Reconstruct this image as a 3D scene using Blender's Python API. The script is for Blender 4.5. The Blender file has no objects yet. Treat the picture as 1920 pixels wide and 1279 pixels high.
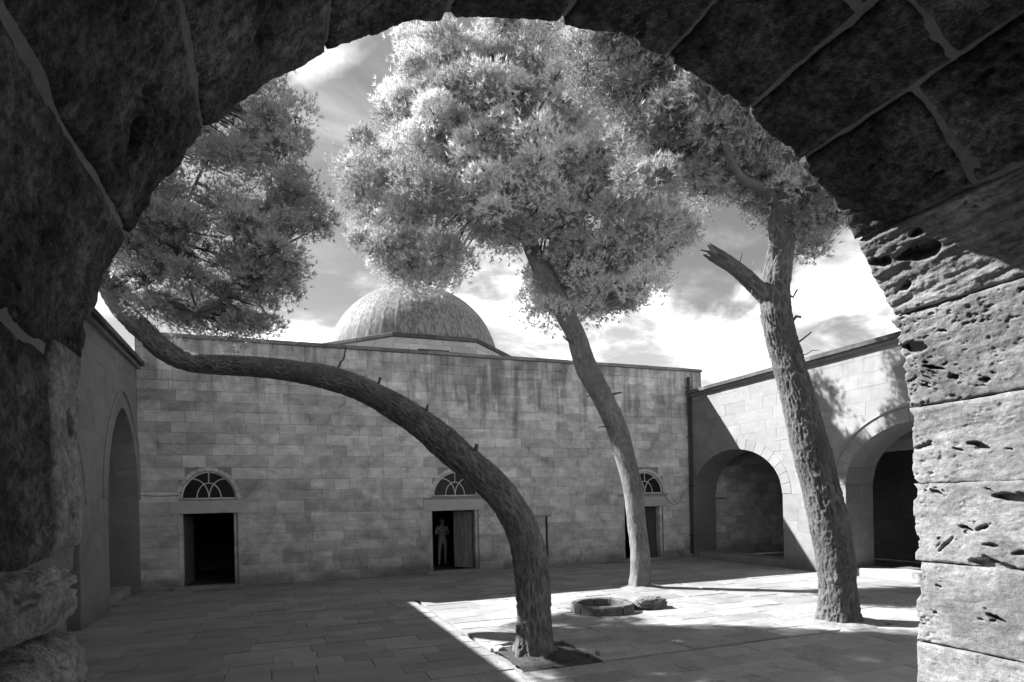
import bpy, bmesh, math, random
import numpy as np
from mathutils import Vector, Matrix, Quaternion

random.seed(7)
RNG = np.random.default_rng(11)
SC = bpy.context.scene
COL = SC.collection
R = math.radians
PI = math.pi

# ------------------------------------------------------------------ camera
# world axes: X runs along the far wall, Y from the gateway into the court, Z up
cam = bpy.data.cameras.new('camera')
camo = bpy.data.objects.new('camera', cam)
COL.objects.link(camo)
SC.camera = camo
cam.sensor_width = 36.0
cam.lens = 1150.0 / 1920.0 * 36.0
cam.shift_y = (940.0 - 639.5) / 1920.0
cam.clip_start = 0.05
cam.clip_end = 2000
camo.matrix_world = Matrix.Translation((0, 0, 2.2)) @ Matrix.Rotation(R(-21), 4, 'Z') @ Matrix.Rotation(R(90), 4, 'X') @ Matrix.Rotation(-0.022, 4, 'Z')

# ------------------------------------------------------------------ light
SUN_D = Vector((0.966, -0.795, -1.0)).normalized()      # direction the light travels
ELEV = math.asin(-SUN_D.z)
SUN_STRENGTH = 5.0
SKY_STRENGTH = 0.13
EXPOSURE = 1.72
sun = bpy.data.lights.new('sun', 'SUN')
sun.energy = SUN_STRENGTH
sun.angle = R(0.53)
sun.color = (1, 1, 1)
suno = bpy.data.objects.new('sun', sun)
COL.objects.link(suno)
suno.rotation_euler = SUN_D.to_track_quat('-Z', 'Y').to_euler()
suno.location = (-20, 30, 25)

world = bpy.data.worlds.new('World')
SC.world = world
world.use_nodes = True


class NT:
    """tiny node-tree writer"""
    def __init__(s, tree):
        s.t = tree
        for n in list(tree.nodes):
            tree.nodes.remove(n)

    def n(s, kind, **kw):
        nd = s.t.nodes.new(kind)
        for k, v in kw.items():
            if k.startswith('i_'):
                key = k[2:]
                key = int(key) if key.isdigit() else key.replace('_', ' ')
                s.put(nd.inputs[key], v)
            else:
                setattr(nd, k, v)
        return nd

    def put(s, sock, v):
        if isinstance(v, bpy.types.NodeSocket):
            s.t.links.new(v, sock)
        else:
            sock.default_value = v

    def math(s, op, a, b=None, c=None, clamp=False):
        nd = s.t.nodes.new('ShaderNodeMath')
        nd.operation = op
        nd.use_clamp = clamp
        s.put(nd.inputs[0], a)
        if b is not None:
            s.put(nd.inputs[1], b)
        if c is not None:
            s.put(nd.inputs[2], c)
        return nd.outputs[0]

    def vscale(s, v, xyz, off=(0, 0, 0)):
        nd = s.t.nodes.new('ShaderNodeMapping')
        s.put(nd.inputs['Vector'], v)
        nd.inputs['Scale'].default_value = xyz
        nd.inputs['Location'].default_value = off
        return nd.outputs[0]

    def noise(s, v, scale, detail=5, rough=0.55, dist=0.0, lac=2.0):
        nd = s.t.nodes.new('ShaderNodeTexNoise')
        s.put(nd.inputs['Vector'], v)
        nd.inputs['Scale'].default_value = scale
        nd.inputs['Detail'].default_value = detail
        nd.inputs['Roughness'].default_value = rough
        nd.inputs['Lacunarity'].default_value = lac
        nd.inputs['Distortion'].default_value = dist
        return nd.outputs['Fac']

    def remap(s, v, a, b, c=0.0, d=1.0, smooth=True):
        nd = s.t.nodes.new('ShaderNodeMapRange')
        nd.interpolation_type = 'SMOOTHSTEP' if smooth else 'LINEAR'
        s.put(nd.inputs['Value'], v)
        for k, x in (('From Min', a), ('From Max', b), ('To Min', c), ('To Max', d)):
            s.put(nd.inputs[k], x)
        return nd.outputs[0]

    def mixf(s, f, a, b):
        nd = s.t.nodes.new('ShaderNodeMix')
        nd.data_type = 'FLOAT'
        s.put(nd.inputs[0], f)
        s.put(nd.inputs[2], a)
        s.put(nd.inputs[3], b)
        return nd.outputs[0]

    def grey(s, v):
        nd = s.t.nodes.new('ShaderNodeCombineColor')
        for k in range(3):
            s.put(nd.inputs[k], v)
        return nd.outputs[0]


# monochrome sky: the red part of a clear sky (dark overhead, pale low down) with bright low cloud
w = NT(world.node_tree)
sky = w.n('ShaderNodeTexSky', sky_type='NISHITA', sun_disc=False, sun_elevation=ELEV,
          sun_rotation=math.atan2(-SUN_D.x, -SUN_D.y), altitude=500, air_density=1.0, dust_density=0.6, ozone_density=1.0)
sep = w.n('ShaderNodeSeparateColor', i_Color=sky.outputs[0])
tc = w.n('ShaderNodeTexCoord')
xyz = w.n('ShaderNodeSeparateXYZ', i_Vector=tc.outputs['Generated'])
den = w.math('ADD', w.math('MAXIMUM', xyz.outputs[2], 0.0), 0.22)
px = w.math('DIVIDE', xyz.outputs[0], den)
py = w.math('DIVIDE', xyz.outputs[1], den)
pv = w.n('ShaderNodeCombineXYZ', i_X=px, i_Y=py, i_Z=0.37)
cn = w.noise(pv.outputs[0], 1.5, 9, 0.55, 0.25)
cn2 = w.noise(w.vscale(pv.outputs[0], (1.0, 1.5, 1.0), (3.1, 1.7, 0)), 1.9, 7, 0.58, 0.4)
hi = w.remap(xyz.outputs[2], 0.20, 0.52, 0.16, -0.15)      # cloud banks sit low, thin wisps above
mask = w.remap(w.math('ADD', cn, hi), 0.47, 0.62)
wisp = w.math('MULTIPLY', w.remap(cn2, 0.48, 0.78), 0.22)
mask = w.math('MAXIMUM', mask, wisp)
cloud = w.remap(cn2, 0.36, 0.62, 1.6, 5.6)
skyv = w.math('MULTIPLY', sep.outputs[0], 0.5)
val = w.mixf(mask, skyv, cloud)
bg = w.n('ShaderNodeBackground', i_Color=w.grey(val), i_Strength=SKY_STRENGTH)
wo = w.n('ShaderNodeOutputWorld', i_Surface=bg.outputs[0])

SC.view_settings.view_transform = 'Standard'
SC.view_settings.look = 'None'
SC.view_settings.exposure = EXPOSURE
SC.view_settings.gamma = 1.0
SC.view_settings.use_curve_mapping = False
SC.render.engine = 'CYCLES'
SC.cycles.max_bounces = 6
SC.cycles.diffuse_bounces = 4
SC.cycles.glossy_bounces = 2
SC.cycles.transmission_bounces = 2
SC.cycles.use_denoising = True
SC.cycles.use_adaptive_sampling = True
SC.cycles.adaptive_threshold = 0.02
SC.cycles.transparent_max_bounces = 8


# ------------------------------------------------------------------ numpy noise
def _hash(ix, iy, iz):
    h = (ix.astype(np.int64) * 374761393 + iy.astype(np.int64) * 668265263 + iz.astype(np.int64) * 2147483647) & 0xFFFFFFFF
    h = ((h ^ (h >> 13)) * 1274126177) & 0xFFFFFFFF
    h = ((h ^ (h >> 16)) * 2246822519) & 0xFFFFFFFF
    return ((h ^ (h >> 15)) & 0xFFFFFF) / float(0xFFFFFF)


def vnoise(x, y, z=0.0):
    x, y, z = np.broadcast_arrays(np.asarray(x, float), np.asarray(y, float), np.asarray(z, float))
    ix, iy, iz = np.floor(x), np.floor(y), np.floor(z)
    fx, fy, fz = x - ix, y - iy, z - iz
    fx = fx * fx * (3 - 2 * fx); fy = fy * fy * (3 - 2 * fy); fz = fz * fz * (3 - 2 * fz)
    def hh(a, b, c): return _hash(ix + a, iy + b, iz + c)
    c00 = hh(0, 0, 0) * (1 - fx) + hh(1, 0, 0) * fx
    c10 = hh(0, 1, 0) * (1 - fx) + hh(1, 1, 0) * fx
    c01 = hh(0, 0, 1) * (1 - fx) + hh(1, 0, 1) * fx
    c11 = hh(0, 1, 1) * (1 - fx) + hh(1, 1, 1) * fx
    return (c00 * (1 - fy) + c10 * fy) * (1 - fz) + (c01 * (1 - fy) + c11 * fy) * fz


def fbm(x, y, z=0.0, oct=4, gain=0.5):
    """0..1, mean 0.5"""
    a, s, t = 1.0, 0.0, 0.0
    for k in range(oct):
        s = s + a * vnoise(np.asarray(x) * 2 ** k + 17.3 * k, np.asarray(y) * 2 ** k + 5.1 * k, np.asarray(z) * 2 ** k + 9.7 * k)
        t += a
        a *= gain
    return s / t


def sstep(a, b, x):
    t = np.clip((x - a) / (b - a), 0, 1)
    return t * t * (3 - 2 * t)


def voro(x, y, z):
    """F1, F2 and a cell value of a 3D Voronoi"""
    x, y, z = np.broadcast_arrays(x, y, z)
    ix, iy, iz = np.floor(x), np.floor(y), np.floor(z)
    f1 = np.full(x.shape, 9.0); f2 = np.full(x.shape, 9.0); cv = np.zeros(x.shape)
    for a in (-1, 0, 1):
        for b in (-1, 0, 1):
            for c in (-1, 0, 1):
                jx, jy, jz = ix + a, iy + b, iz + c
                px_ = jx + _hash(jx, jy, jz); py_ = jy + _hash(jx + 57, jy, jz); pz_ = jz + _hash(jx, jy + 91, jz)
                d = np.sqrt((x - px_) ** 2 + (y - py_) ** 2 + (z - pz_) ** 2)
                near = d < f1
                f2 = np.where(near, f1, np.minimum(f2, d))
                cv = np.where(near, _hash(jx, jy, jz + 33), cv)
                f1 = np.where(near, d, f1)
    return f1, f2, cv


# ------------------------------------------------------------------ mesh helpers
def mesh_np(name, verts, faces, mat, tint=None, smooth=False):
    me = bpy.data.meshes.new(name)
    verts = np.asarray(verts, dtype=np.float32)
    if isinstance(faces, np.ndarray):
        k = faces.shape[1]
        me.vertices.add(len(verts))
        me.vertices.foreach_set('co', verts.ravel())
        me.loops.add(faces.size)
        me.loops.foreach_set('vertex_index', faces.astype(np.int32).ravel())
        me.polygons.add(len(faces))
        me.polygons.foreach_set('loop_start', np.arange(0, faces.size, k, dtype=np.int32))
        me.polygons.foreach_set('loop_total', np.full(len(faces), k, dtype=np.int32))
        me.update(calc_edges=True)
    else:
        me.from_pydata([tuple(map(float, v)) for v in verts], [], faces)
        me.update()
    if mat is not None:
        me.materials.append(mat)
    n = len(me.polygons)
    at = me.attributes.new('tint', 'FLOAT', 'FACE')
    if tint is None:
        tint = 0.5
    arr = np.full(n, tint, dtype=np.float32) if np.isscalar(tint) else np.asarray(tint, dtype=np.float32)
    at.data.foreach_set('value', arr)
    if smooth:
        me.polygons.foreach_set('use_smooth', np.ones(n, dtype=bool))
    return me


def obj(name, me, parent=None, label=None, cat=None, group=None, kind=None):
    o = bpy.data.objects.new(name, me)
    COL.objects.link(o)
    if parent is not None:
        o.parent = parent
        o.matrix_parent_inverse = parent.matrix_basis.inverted()
    if label: o['label'] = label
    if cat: o['category'] = cat
    if group: o['group'] = group
    if kind: o['kind'] = kind
    return o


def thing(name, loc, label, cat, group=None):
    return obj(name, None, None, label, cat, group) if loc is None else _thing(name, loc, label, cat, group)


def _thing(name, loc, label, cat, group=None):
    o = bpy.data.objects.new(name, None)
    o.location = loc
    o.empty_display_size = 0.2
    COL.objects.link(o)
    o['label'] = label
    o['category'] = cat
    if group: o['group'] = group
    return o


class MB:
    """collects quads and boxes"""
    def __init__(s): s.v, s.f, s.t = [], [], []

    def quad(s, a, b, c, d, t=0.5):
        n = len(s.v); s.v += [a, b, c, d]; s.f.append((n, n + 1, n + 2, n + 3)); s.t.append(t)

    def poly(s, pts, t=0.5):
        n = len(s.v); s.v += list(pts); s.f.append(tuple(range(n, n + len(pts)))); s.t.append(t)

    def box(s, x0, x1, y0, y1, z0, z1, t=0.5):
        n = len(s.v)
        s.v += [(x0, y0, z0), (x1, y0, z0), (x1, y1, z0), (x0, y1, z0), (x0, y0, z1), (x1, y0, z1), (x1, y1, z1), (x0, y1, z1)]
        for q in ((0, 3, 2, 1), (4, 5, 6, 7), (0, 1, 5, 4), (1, 2, 6, 5), (2, 3, 7, 6), (3, 0, 4, 7)):
            s.f.append(tuple(n + k for k in q)); s.t.append(t)

    def pillow(s, M, a0, a1, b0, b1, back, front, bev, t=0.5, tilt=(0, 0, 0, 0), jit=0.0):
        """block with a bevelled front: M(a, b, d) -> world; d grows towards the viewer of the face"""
        n = len(s.v)
        j = lambda: random.uniform(-jit, jit)
        o = [(a0, b0), (a1, b0), (a1, b1), (a0, b1)]
        o = [(a + j(), b + j()) for a, b in o]
        ca, cb = (a0 + a1) / 2, (b0 + b1) / 2
        for a, b in o: s.v.append(M(a, b, back))
        for a, b in o: s.v.append(M(a, b, front - bev))
        for k, (a, b) in enumerate(o):
            s.v.append(M(a + math.copysign(bev * 1.2, ca - a), b + math.copysign(bev * 1.2, cb - b), front + tilt[k]))
        q = []
        for k in range(4):
            l = (k + 1) % 4
            q.append((k, l, 4 + l, 4 + k)); q.append((4 + k, 4 + l, 8 + l, 8 + k))
        q.append((8, 9, 10, 11))
        for f in q:
            s.f.append(tuple(n + k for k in f)); s.t.append(t)

    def mesh(s, name, mat, smooth=False):
        return mesh_np(name, np.array(s.v, dtype=float), s.f, mat, s.t, smooth)


def fix_normals(me):
    bm = bmesh.new(); bm.from_mesh(me)
    bmesh.ops.recalc_face_normals(bm, faces=bm.faces)
    bm.to_mesh(me); bm.free()
    return me


def sweep(path, nseg, radf=None, close=True):
    """tube along path [(x,y,z,r)...] -> verts (n, nseg, 3), frames"""
    P = np.array([p[:3] for p in path], float)
    Rr = np.array([p[3] for p in path], float)
    T = np.gradient(P, axis=0)
    T /= np.linalg.norm(T, axis=1)[:, None]
    up = np.array([0.3, 0.95, 0.1]) if abs(T[0][2]) > 0.7 else np.array([0.0, 0.0, 1.0])
    N = np.zeros_like(P); B = np.zeros_like(P)
    n = up - T[0] * np.dot(up, T[0]); n /= np.linalg.norm(n)
    for k in range(len(P)):
        n = n - T[k] * np.dot(n, T[k]); n /= np.linalg.norm(n)
        N[k] = n; B[k] = np.cross(T[k], n)
    th = np.linspace(0, 2 * PI, nseg, endpoint=False)
    D = N[:, None, :] * np.cos(th)[None, :, None] + B[:, None, :] * np.sin(th)[None, :, None]
    return P, Rr, D, th


def tube_faces(n, m, cap=True):
    f = []
    i = np.arange(n - 1)[:, None]; j = np.arange(m)[None, :]
    a = i * m + j; b = i * m + (j + 1) % m
    q = np.stack([a, b, b + m, a + m], -1).reshape(-1, 4)
    return q


def tube_mesh(name, path, nseg, mat, tint=0.5, smooth=True, cap=True):
    P, Rr, D, th = sweep(path, nseg)
    V = P[:, None, :] + D * Rr[:, None, None]
    q = tube_faces(len(P), nseg)
    fs = [tuple(x) for x in q]
    if cap:
        fs.append(tuple(range(nseg - 1, -1, -1)))
        fs.append(tuple((len(P) - 1) * nseg + k for k in range(nseg)))
    return mesh_np(name, V.reshape(-1, 3), fs, mat, tint, smooth)


def catmull(pts, step):
    P = np.array(pts, float)
    P = np.vstack([2 * P[0] - P[1], P, 2 * P[-1] - P[-2]])
    out = []
    for k in range(1, len(P) - 2):
        L = np.linalg.norm(P[k + 1][:3] - P[k][:3])
        n = max(2, int(L / step))
        for t in np.arange(n) / n:
            a = 2 * P[k]; b = P[k + 1] - P[k - 1]
            c = 2 * P[k - 1] - 5 * P[k] + 4 * P[k + 1] - P[k + 2]
            d = -P[k - 1] + 3 * P[k] - 3 * P[k + 1] + P[k + 2]
            out.append(0.5 * (a + b * t + c * t * t + d * t ** 3))
    out.append(P[-2])
    return np.array(out)


# ------------------------------------------------------------------ materials
def stone_mat(name, lo, hi, big=0.55, mid=5.0, fine=60.0, bump=0.35, bdist=0.02, rough=0.9, tintamt=0.35,
              streak=0.0, streak_z=(3.5, 7.0), streak_s=2.2, lichen=0.0, strata=0.0, spec=0.25, foot=0.0, blotch=0.0, speck=0.0):
    m = bpy.data.materials.new(name)
    m.use_nodes = True
    t = NT(m.node_tree)
    geo = t.n('ShaderNodeNewGeometry')
    pos = geo.outputs['Position']
    a = t.noise(pos, big, 4, 0.6, 0.6)
    b = t.noise(t.vscale(pos, (1, 1, 1.6)), mid, 5, 0.65, 0.2)
    c = t.noise(pos, fine, 2, 0.6)
    v = t.math('ADD', t.math('MULTIPLY', a, 0.50), t.math('ADD', t.math('MULTIPLY', b, 0.38), t.math('MULTIPLY', c, 0.12)))
    v = t.remap(v, 0.33, 0.67, lo, hi, smooth=False)
    if tintamt:
        at = t.n('ShaderNodeAttribute', attribute_name='tint')
        v = t.math('MULTIPLY', v, t.math('ADD', t.math('MULTIPLY', t.math('SUBTRACT', at.outputs['Fac'], 0.5), 2 * tintamt), 1.0))
    sx = t.n('ShaderNodeSeparateXYZ', i_Vector=pos)
    if streak:
        s1 = t.noise(t.vscale(pos, (1.5, 1.5, 0.16)), streak_s, 5, 0.65, 0.3)
        s2 = t.noise(pos, 0.32, 4, 0.6, 0.8)
        zz = t.remap(sx.outputs[2], streak_z[0], streak_z[1], -0.10, 0.12)
        sm = t.remap(t.math('ADD', t.math('ADD', t.math('MULTIPLY', s1, 0.6), t.math('MULTIPLY', s2, 0.4)), zz), 0.53, 0.68)
        v = t.math('MULTIPLY', v, t.math('SUBTRACT', 1.0, t.math('MULTIPLY', sm, streak)))
    if lichen:
        l = t.noise(pos, 1.1, 6, 0.7, 1.2)
        v = t.math('MULTIPLY', v, t.math('SUBTRACT', 1.0, t.math('MULTIPLY', t.remap(l, 0.52, 0.66), lichen)))
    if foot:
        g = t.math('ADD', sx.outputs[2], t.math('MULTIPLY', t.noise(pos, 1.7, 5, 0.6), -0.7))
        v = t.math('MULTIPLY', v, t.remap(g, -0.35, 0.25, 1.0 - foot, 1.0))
    if blotch:
        q = t.noise(t.vscale(pos, (1, 1, 1.5), (7, 3, 1)), 1.7, 6, 0.68, 0.4)
        v = t.math('MULTIPLY', v, t.remap(q, 0.36, 0.64, 1.0 - blotch, 1.0 + blotch * 0.55))
    if speck:
        q2 = t.noise(t.vscale(pos, (1, 1, 1.3), (2, 9, 4)), 24, 5, 0.75, 0.3)
        v = t.math('MULTIPLY', v, t.remap(q2, 0.36, 0.64, 1.0 - speck, 1.0 + speck))
    h = t.math('ADD', t.math('MULTIPLY', b, 0.7), t.math('MULTIPLY', c, 0.3))
    if strata:
        st = t.noise(t.vscale(pos, (3, 3, 26)), 1.0, 6, 0.65, 0.4)
        h = t.math('ADD', h, t.math('MULTIPLY', st, strata))
        v = t.math('MULTIPLY', v, t.remap(st, 0.3, 0.7, 0.86, 1.1))
    bp = t.n('ShaderNodeBump', i_Height=h, i_Strength=bump, i_Distance=bdist)
    p = t.n('ShaderNodeBsdfPrincipled', i_Roughness=rough, i_Normal=bp.outputs[0])
    p.inputs['Specular IOR Level'].default_value = spec
    t.put(p.inputs['Base Color'], t.grey(v))
    t.n('ShaderNodeOutputMaterial', i_Surface=p.outputs[0])
    return m


def plain_mat(name, v, rough=0.7, var=0.15, scale=8.0, metal=0.0, bump=0.1):
    m = bpy.data.materials.new(name)
    m.use_nodes = True
    t = NT(m.node_tree)
    tcn = t.n('ShaderNodeTexCoord')
    n = t.noise(tcn.outputs['Object'], scale, 6, 0.6)
    c = t.remap(n, 0.3, 0.7, v * (1 - var), v * (1 + var))
    bp = t.n('ShaderNodeBump', i_Height=n, i_Strength=bump, i_Distance=0.01)
    p = t.n('ShaderNodeBsdfPrincipled', i_Roughness=rough, i_Metallic=metal, i_Normal=bp.outputs[0])
    p.inputs['Specular IOR Level'].default_value = 0.3
    t.put(p.inputs['Base Color'], t.grey(c))
    t.n('ShaderNodeOutputMaterial', i_Surface=p.outputs[0])
    return m


M = {}
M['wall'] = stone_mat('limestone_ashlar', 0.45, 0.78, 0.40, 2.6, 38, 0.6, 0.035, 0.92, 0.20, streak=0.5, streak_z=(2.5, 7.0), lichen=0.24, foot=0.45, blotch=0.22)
M['joint'] = stone_mat('lime_mortar', 0.20, 0.38, 0.8, 9, 80, 0.4, 0.02, 0.95, 0.0, streak=0.5, lichen=0.3)
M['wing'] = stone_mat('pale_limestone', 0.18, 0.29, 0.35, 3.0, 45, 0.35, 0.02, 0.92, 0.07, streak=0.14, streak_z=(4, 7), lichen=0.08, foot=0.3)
M['wingjoint'] = stone_mat('pale_mortar', 0.17, 0.25, 0.8, 9, 80, 0.3, 0.02, 0.95, 0.0)
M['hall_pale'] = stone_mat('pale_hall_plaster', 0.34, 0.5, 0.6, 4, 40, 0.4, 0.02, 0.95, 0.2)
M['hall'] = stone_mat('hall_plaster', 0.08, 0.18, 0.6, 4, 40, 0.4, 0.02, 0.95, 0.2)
M['trim'] = stone_mat('dressed_limestone', 0.38, 0.56, 0.7, 6, 60, 0.3, 0.02, 0.9, 0.15, lichen=0.15)
M['coping_pale'] = stone_mat('grey_coping', 0.14, 0.34, 0.9, 6, 60, 0.5, 0.02, 0.92, 0.3, lichen=0.3)
M['coping'] = stone_mat('weathered_coping', 0.05, 0.14, 0.9, 6, 60, 0.5, 0.02, 0.92, 0.3, lichen=0.3)
M['pave'] = stone_mat('paving_stone', 0.22, 0.36, 0.30, 2.2, 45, 0.25, 0.012, 0.66, 0.17, lichen=0.2, spec=0.3)
M['pavejoint'] = stone_mat('paving_joint', 0.16, 0.28, 0.8, 9, 60, 0.4, 0.02, 0.95, 0.0)
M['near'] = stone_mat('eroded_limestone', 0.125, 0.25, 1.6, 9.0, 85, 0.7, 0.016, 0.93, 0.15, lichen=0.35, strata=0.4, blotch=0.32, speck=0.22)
M['worn'] = stone_mat('worn_limestone', 0.20, 0.44, 3.0, 12.0, 85, 1.0, 0.03, 0.93, 0.1, lichen=0.4, blotch=0.3, speck=0.35)
M['edge'] = stone_mat('court_lit_jamb_edge', 0.16, 0.38, 3.0, 10.0, 85, 0.9, 0.022, 0.93, 0.1, lichen=0.4, blotch=0.4, speck=0.3)  # court light on the jamb's front edge, put into a paler stone colour
M['vault'] = stone_mat('shade_toned_vault_stone', 0.012, 0.16, 3.4, 17.0, 95, 1.0, 0.045, 0.95, 0.3, lichen=0.5, blotch=0.6, speck=0.55)  # shade inside the vault is put into this stone's dark colour
M['vmortar'] = stone_mat('vault_mortar', 0.12, 0.23, 3, 14, 90, 0.6, 0.02, 0.95, 0.0)
M['jmortar'] = stone_mat('jamb_mortar', 0.14, 0.22, 3, 14, 90, 0.6, 0.02, 0.95, 0.0)
M['dome'] = stone_mat('dome_render', 0.24, 0.38, 0.6, 3.5, 40, 0.4, 0.03, 0.85, 0.25, streak=0.55, streak_z=(19.0, 11.0), streak_s=7.5, lichen=0.08)
M['soil'] = stone_mat('dark_soil', 0.03, 0.10, 3, 20, 90, 0.9, 0.03, 0.98, 0.0)
M['rock'] = stone_mat('rough_rock', 0.07, 0.22, 3, 11, 60, 0.9, 0.03, 0.95, 0.0)
M['white'] = plain_mat('white_paint', 0.68, 0.5, 0.12, 12)
M['glass'] = plain_mat('dark_window_glass', 0.02, 0.25, 0.3, 3, bump=0.02)
M['pipe'] = plain_mat('rusty_pipe', 0.07, 0.7, 0.4, 10)
M['cable'] = plain_mat('black_cable', 0.03, 0.6, 0.1, 10)


def wood_mat(name, v):
    m = bpy.data.materials.new(name)
    m.use_nodes = True
    t = NT(m.node_tree)
    tcn = t.n('ShaderNodeTexCoord')
    n = t.noise(t.vscale(tcn.outputs['Object'], (14, 14, 0.9)), 1.6, 7, 0.65, 0.6)
    c = t.remap(n, 0.3, 0.7, v * 0.6, v * 1.25)
    bp = t.n('ShaderNodeBump', i_Height=n, i_Strength=0.4, i_Distance=0.01)
    p = t.n('ShaderNodeBsdfPrincipled', i_Roughness=0.75, i_Normal=bp.outputs[0])
    t.put(p.inputs['Base Color'], t.grey(c))
    t.n('ShaderNodeOutputMaterial', i_Surface=p.outputs[0])
    return m


M['wood'] = wood_mat('weathered_door_wood', 0.34)
M['darkwood'] = wood_mat('dark_door_wood', 0.09)


def bark_mat(name, lo, hi):
    m = bpy.data.materials.new(name)
    m.use_nodes = True
    t = NT(m.node_tree)
    at = t.n('ShaderNodeAttribute', attribute_name='bark')          # raised plates are paler than the cracks
    geo = t.n('ShaderNodeNewGeometry')
    pos = geo.outputs['Position']
    n = t.noise(pos, 2.0, 6, 0.6, 0.5)
    f = t.noise(t.vscale(pos, (1, 1, 0.45)), 30, 7, 0.7, 0.6)
    f2 = t.noise(pos, 110, 3, 0.6)
    v = t.math('ADD', t.math('MULTIPLY', n, 0.50), t.math('ADD', t.math('MULTIPLY', f, 0.40), t.math('MULTIPLY', at.outputs['Fac'], 0.32)))
    v = t.remap(v, 0.32, 0.80, lo, hi, smooth=False)
    h = t.math('ADD', f, t.math('MULTIPLY', f2, 0.4))
    bp = t.n('ShaderNodeBump', i_Height=h, i_Strength=0.9, i_Distance=0.025)
    p = t.n('ShaderNodeBsdfPrincipled', i_Roughness=0.95, i_Normal=bp.outputs[0])
    p.inputs['Specular IOR Level'].default_value = 0.15
    t.put(p.inputs['Base Color'], t.grey(v))
    t.n('ShaderNodeOutputMaterial', i_Surface=p.outputs[0])
    return m


M['bark'] = bark_mat('pine_bark', 0.02, 0.19)
M['bark_pale'] = bark_mat('pale_pine_bark', 0.08, 0.27)


def leaf_mat(name, lo, hi):
    m = bpy.data.materials.new(name)
    m.use_nodes = True
    t = NT(m.node_tree)
    at = t.n('ShaderNodeAttribute', attribute_name='tint')
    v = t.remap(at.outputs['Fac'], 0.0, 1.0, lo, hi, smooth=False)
    d = t.n('ShaderNodeBsdfDiffuse', i_Color=t.grey(v), i_Roughness=0.6)
    tr = t.n('ShaderNodeBsdfTranslucent', i_Color=t.grey(v))
    mx = t.n('ShaderNodeMixShader', i_0=0.28, i_1=d.outputs[0], i_2=tr.outputs[0])
    gl = t.n('ShaderNodeBsdfGlossy', i_Color=(0.7, 0.7, 0.7, 1), i_Roughness=0.35)
    mx2 = t.n('ShaderNodeMixShader', i_0=0.05, i_1=mx.outputs[0], i_2=gl.outputs[0])
    t.n('ShaderNodeOutputMaterial', i_Surface=mx2.outputs[0])
    return m


M['needles'] = leaf_mat('pine_needles', 0.42, 0.94)
M['needles_mid'] = leaf_mat('dull_pine_needles', 0.22, 0.66)
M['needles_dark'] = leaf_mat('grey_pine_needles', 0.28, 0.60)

# ------------------------------------------------------------------ layout numbers
UL, UR, VB = -3.40, 14.27, 18.70        # planes of the two arcades and the far wall
ZB, ZW = 6.93, 6.09                     # tops of the far wall and the arcades
VF = 2.75                               # face of the gateway towards the court
AC_U, AC_Z, AR = 1.57, 2.25, 2.31       # gateway arch: centre and radius
FLOOR_N = 0.55                          # floor inside the gateway


# ------------------------------------------------------------------ ground and paving
g = MB()
g.quad((-120, -120, -0.06), (120, -120, -0.06), (120, 160, -0.06), (-120, 160, -0.06))
ground = obj('ground', g.mesh('ground', M['pavejoint']), kind='structure')

SQ = (2.95, 9.55, 7.40, 13.75)          # paved square: u0,u1,v0,v1
GR = 0.085


def in_sq(a0, a1, b0, b1):
    return a0 >= SQ[0] - 1e-3 and a1 <= SQ[1] + 1e-3 and b0 >= SQ[2] - 1e-3 and b1 <= SQ[3] + 1e-3


def cut_len(x0, x1, lo, hi):
    out = [x0]
    while x1 - out[-1] > hi:
        out.append(out[-1] + random.uniform(lo, hi))
    if len(out) > 1 and x1 - out[-1] < lo * 0.5:
        out.pop()
    out.append(x1)
    return out


slabs = []


def lay(u0, u1, v0, v1, row=(0.40, 0.52), ln=(0.55, 1.25)):
    vv = cut_len(v0, v1, *row)
    for b0, b1 in zip(vv[:-1], vv[1:]):
        uu = cut_len(u0 - random.uniform(0, 0.0), u1, *ln)
        for a0, a1 in zip(uu[:-1], uu[1:]):
            slabs.append((a0, a1, b0, b1))


lay(UL - 3.0, SQ[0] - GR, VF - 0.02, VB + 0.0)
lay(SQ[1] + GR, UR + 0.02, VF - 0.02, VB + 0.0)
lay(SQ[0] - GR, SQ[1] + GR, VF - 0.02, SQ[2] - GR)
lay(SQ[0] - GR, SQ[1] + GR, SQ[3] + GR, VB)
PIT = (2.95, 4.12, 7.40, 8.72)
lay(PIT[1], SQ[1], SQ[2], PIT[3], (0.40, 0.5), (0.6, 1.1))
lay(SQ[0], SQ[1], PIT[3], SQ[3], (0.45, 0.6), (0.6, 1.1))
TREES = [(3.42, 8.11, 0.72), (8.37, 13.07, 0.52), (9.02, 7.89, 0.66)]


def slab_ok(s):
    # planting holes round the trunks
    a0, a1, b0, b1 = s
    return True


def slab_screen(s):
    a, b = (s[0] + s[1]) / 2, (s[2] + s[3]) / 2
    dep = 0.358 * a + 0.934 * b
    lat = 0.934 * a - 0.358 * b
    if dep < 6.2 or abs(lat / dep) > 0.9:
        return -dep
    return (s[1] - s[0]) * (s[3] - s[2]) / dep ** 3 * 1e4


slabs = [s for s in slabs if slab_ok(s)]
slabs.sort(key=slab_screen, reverse=True)


def slab_mesh(mb, s):
    a0, a1, b0, b1 = s
    gp = random.uniform(0.002, 0.004)
    h = random.uniform(-0.006, 0.006)
    tl = [random.uniform(-0.005, 0.005) for _ in range(4)]
    mb.pillow(lambda a, b, d: (a, b, d), a0 + gp, a1 - gp, b0 + gp, b1 - gp, -0.05, h, 0.004, random.random(), tl, 0.002)


for s in slabs[:300]:
    mb = MB(); slab_mesh(mb, s)
    obj('paving_slab', mb.mesh('paving_slab', M['pave']), ground)
mb = MB()
for s in slabs[300:]:
    slab_mesh(mb, s)
obj('paving_slabs', mb.mesh('paving_slabs', M['pave']), ground, kind='stuff')

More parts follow.
